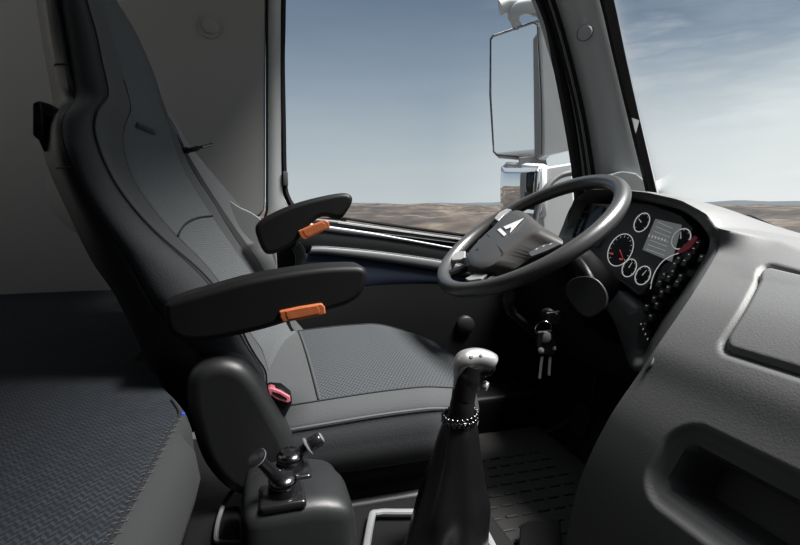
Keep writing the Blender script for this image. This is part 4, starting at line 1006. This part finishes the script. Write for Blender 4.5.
        if ringat:
            k.lathe([(.007, 0), (.0065, L_ * .5), (.0065, L_ * .58), (.0095, L_ * .66), (.0095, L_ * .93), (.006, L_ * .99), (0, L_)], a, d, 18)
            k.build('lever_handle', 'gloss', h, smooth=50)
            q = MB(); q.lathe([(.008, L_ * .54), (.0125, L_ * .55), (.0125, L_ * .58), (.008, L_ * .60)], a, d, 24); q.build('pull_collar', 'greytrim', h, smooth=40)
            q = MB(); q.lathe([(.007, L_ * .985), (.005, L_ * 1.01), (0, L_ * 1.02)], a, d, 14); q.build('handle_tip', 'satin', h, smooth=60)
        else:
            k.lathe([(.009, 0), (.0075, L_ * .4), (.006, L_ * .85), (.0085, L_ * .93), (.0112, L_ * .955), (.0112, L_ * .985), (.009, L_ * 1.0), (0, L_ * 1.02)], a, d, 20); k.build('lever_handle', 'gloss', h, smooth=50)
            q = MB(); q.lathe([(.0110, L_ * .957), (.0117, L_ * .962), (.0117, L_ * .972), (.0110, L_ * .978)], a, d, 24); q.build('handle_rim', 'greytrim', h, smooth=50)
    hand('brake_lever', 283, 487, .60, (256, 457, -.02), 'black hand lever with a mushroom head leaning left out of the console', False)
    hand('brake_lever', 290, 463, .655, (322, 437, .0), 'black hand lever with a collar below its grip leaning right behind the mushroom-headed one', True)
console()

# ================================================================== FOOTWELL
def footwell():
    m_ = MB(); m_.rbox(.42, .92, .80, 1.64, .002, .016, .006, (14, 14, 1)); fm = tag(m_.build('floor_mat', 'mat'), 'dark rubber floor mat with raised bars in front of the driver seat', 'floor mat')
    k = MB()
    for i in range(9):
        for j in range(7):
            x = .52 + j * .045 + (.012 if i % 2 else 0); y = .93 + i * .045
            k.rbox(x, x + .032, y, y + .010, .013, .020, .003, (1, 1, 1))
    tag(k.build('mat_bars', 'mat', fm), kind='stuff')
    # toe board rising to the firewall
    k = MB(); k.prism([(.95, .80, 0), (1.35, .80, 0), (1.35, .80, .40)], (0, .90, 0)); tag(k.build('toe_board', 'black'), kind='structure')
    # heel ledge beneath the door: pale scuffed edge
    k = MB(); k.tube(cr([P(452, 432, Y=1.45), P(500, 440, Y=1.45), P(535, 436, Y=1.42), P(560, 425, Y=1.38), P(582, 412, Y=1.32)], 6), .010, 8, flat=.5); tag(k.build('trim_4', 'plastic', smooth=60), kind='structure')
    k = MB(); k.rbox(.38, .92, 1.46, 1.70, .0, .14, .02, (3, 3, 2)); tag(k.build('trim_5', 'black'), kind='structure')
    for nm, x, y, ww, lab in (('brake_pedal', .90, 1.02, .045, 'wide black brake pedal beneath the steering column'), ('clutch_pedal', .90, 1.20, .04, 'round black clutch pedal farthest from the dashboard pocket')):
        r_ = root(nm, (x, y, .20), lab, 'pedal')
        k = MB(); k.obox((x, y, .15), (.012, 0, .04), (0, ww, 0), (.006, 0, -.002)); k.build('pedal_pad', 'rubber', r_, bevel=.004)
        k = MB(); k.tube([(x + .01, y, .15), (x + .04, y, .22), (x + .045, y, .295)], .008, 8); k.build('pedal_arm', 'black', r_)
    # corner bracket at the foot of the dashboard
    k = MB(); k.prism([P(a, b, Z=.03) for a, b in ((520, 536), (528, 532), (560, 532), (562, 560), (518, 560))], (0, 0, .03)); tag(k.build('floor_bracket', 'black', bevel=.004), 'black plastic bracket on the floor at the foot of the dashboard', 'bracket')
footwell()
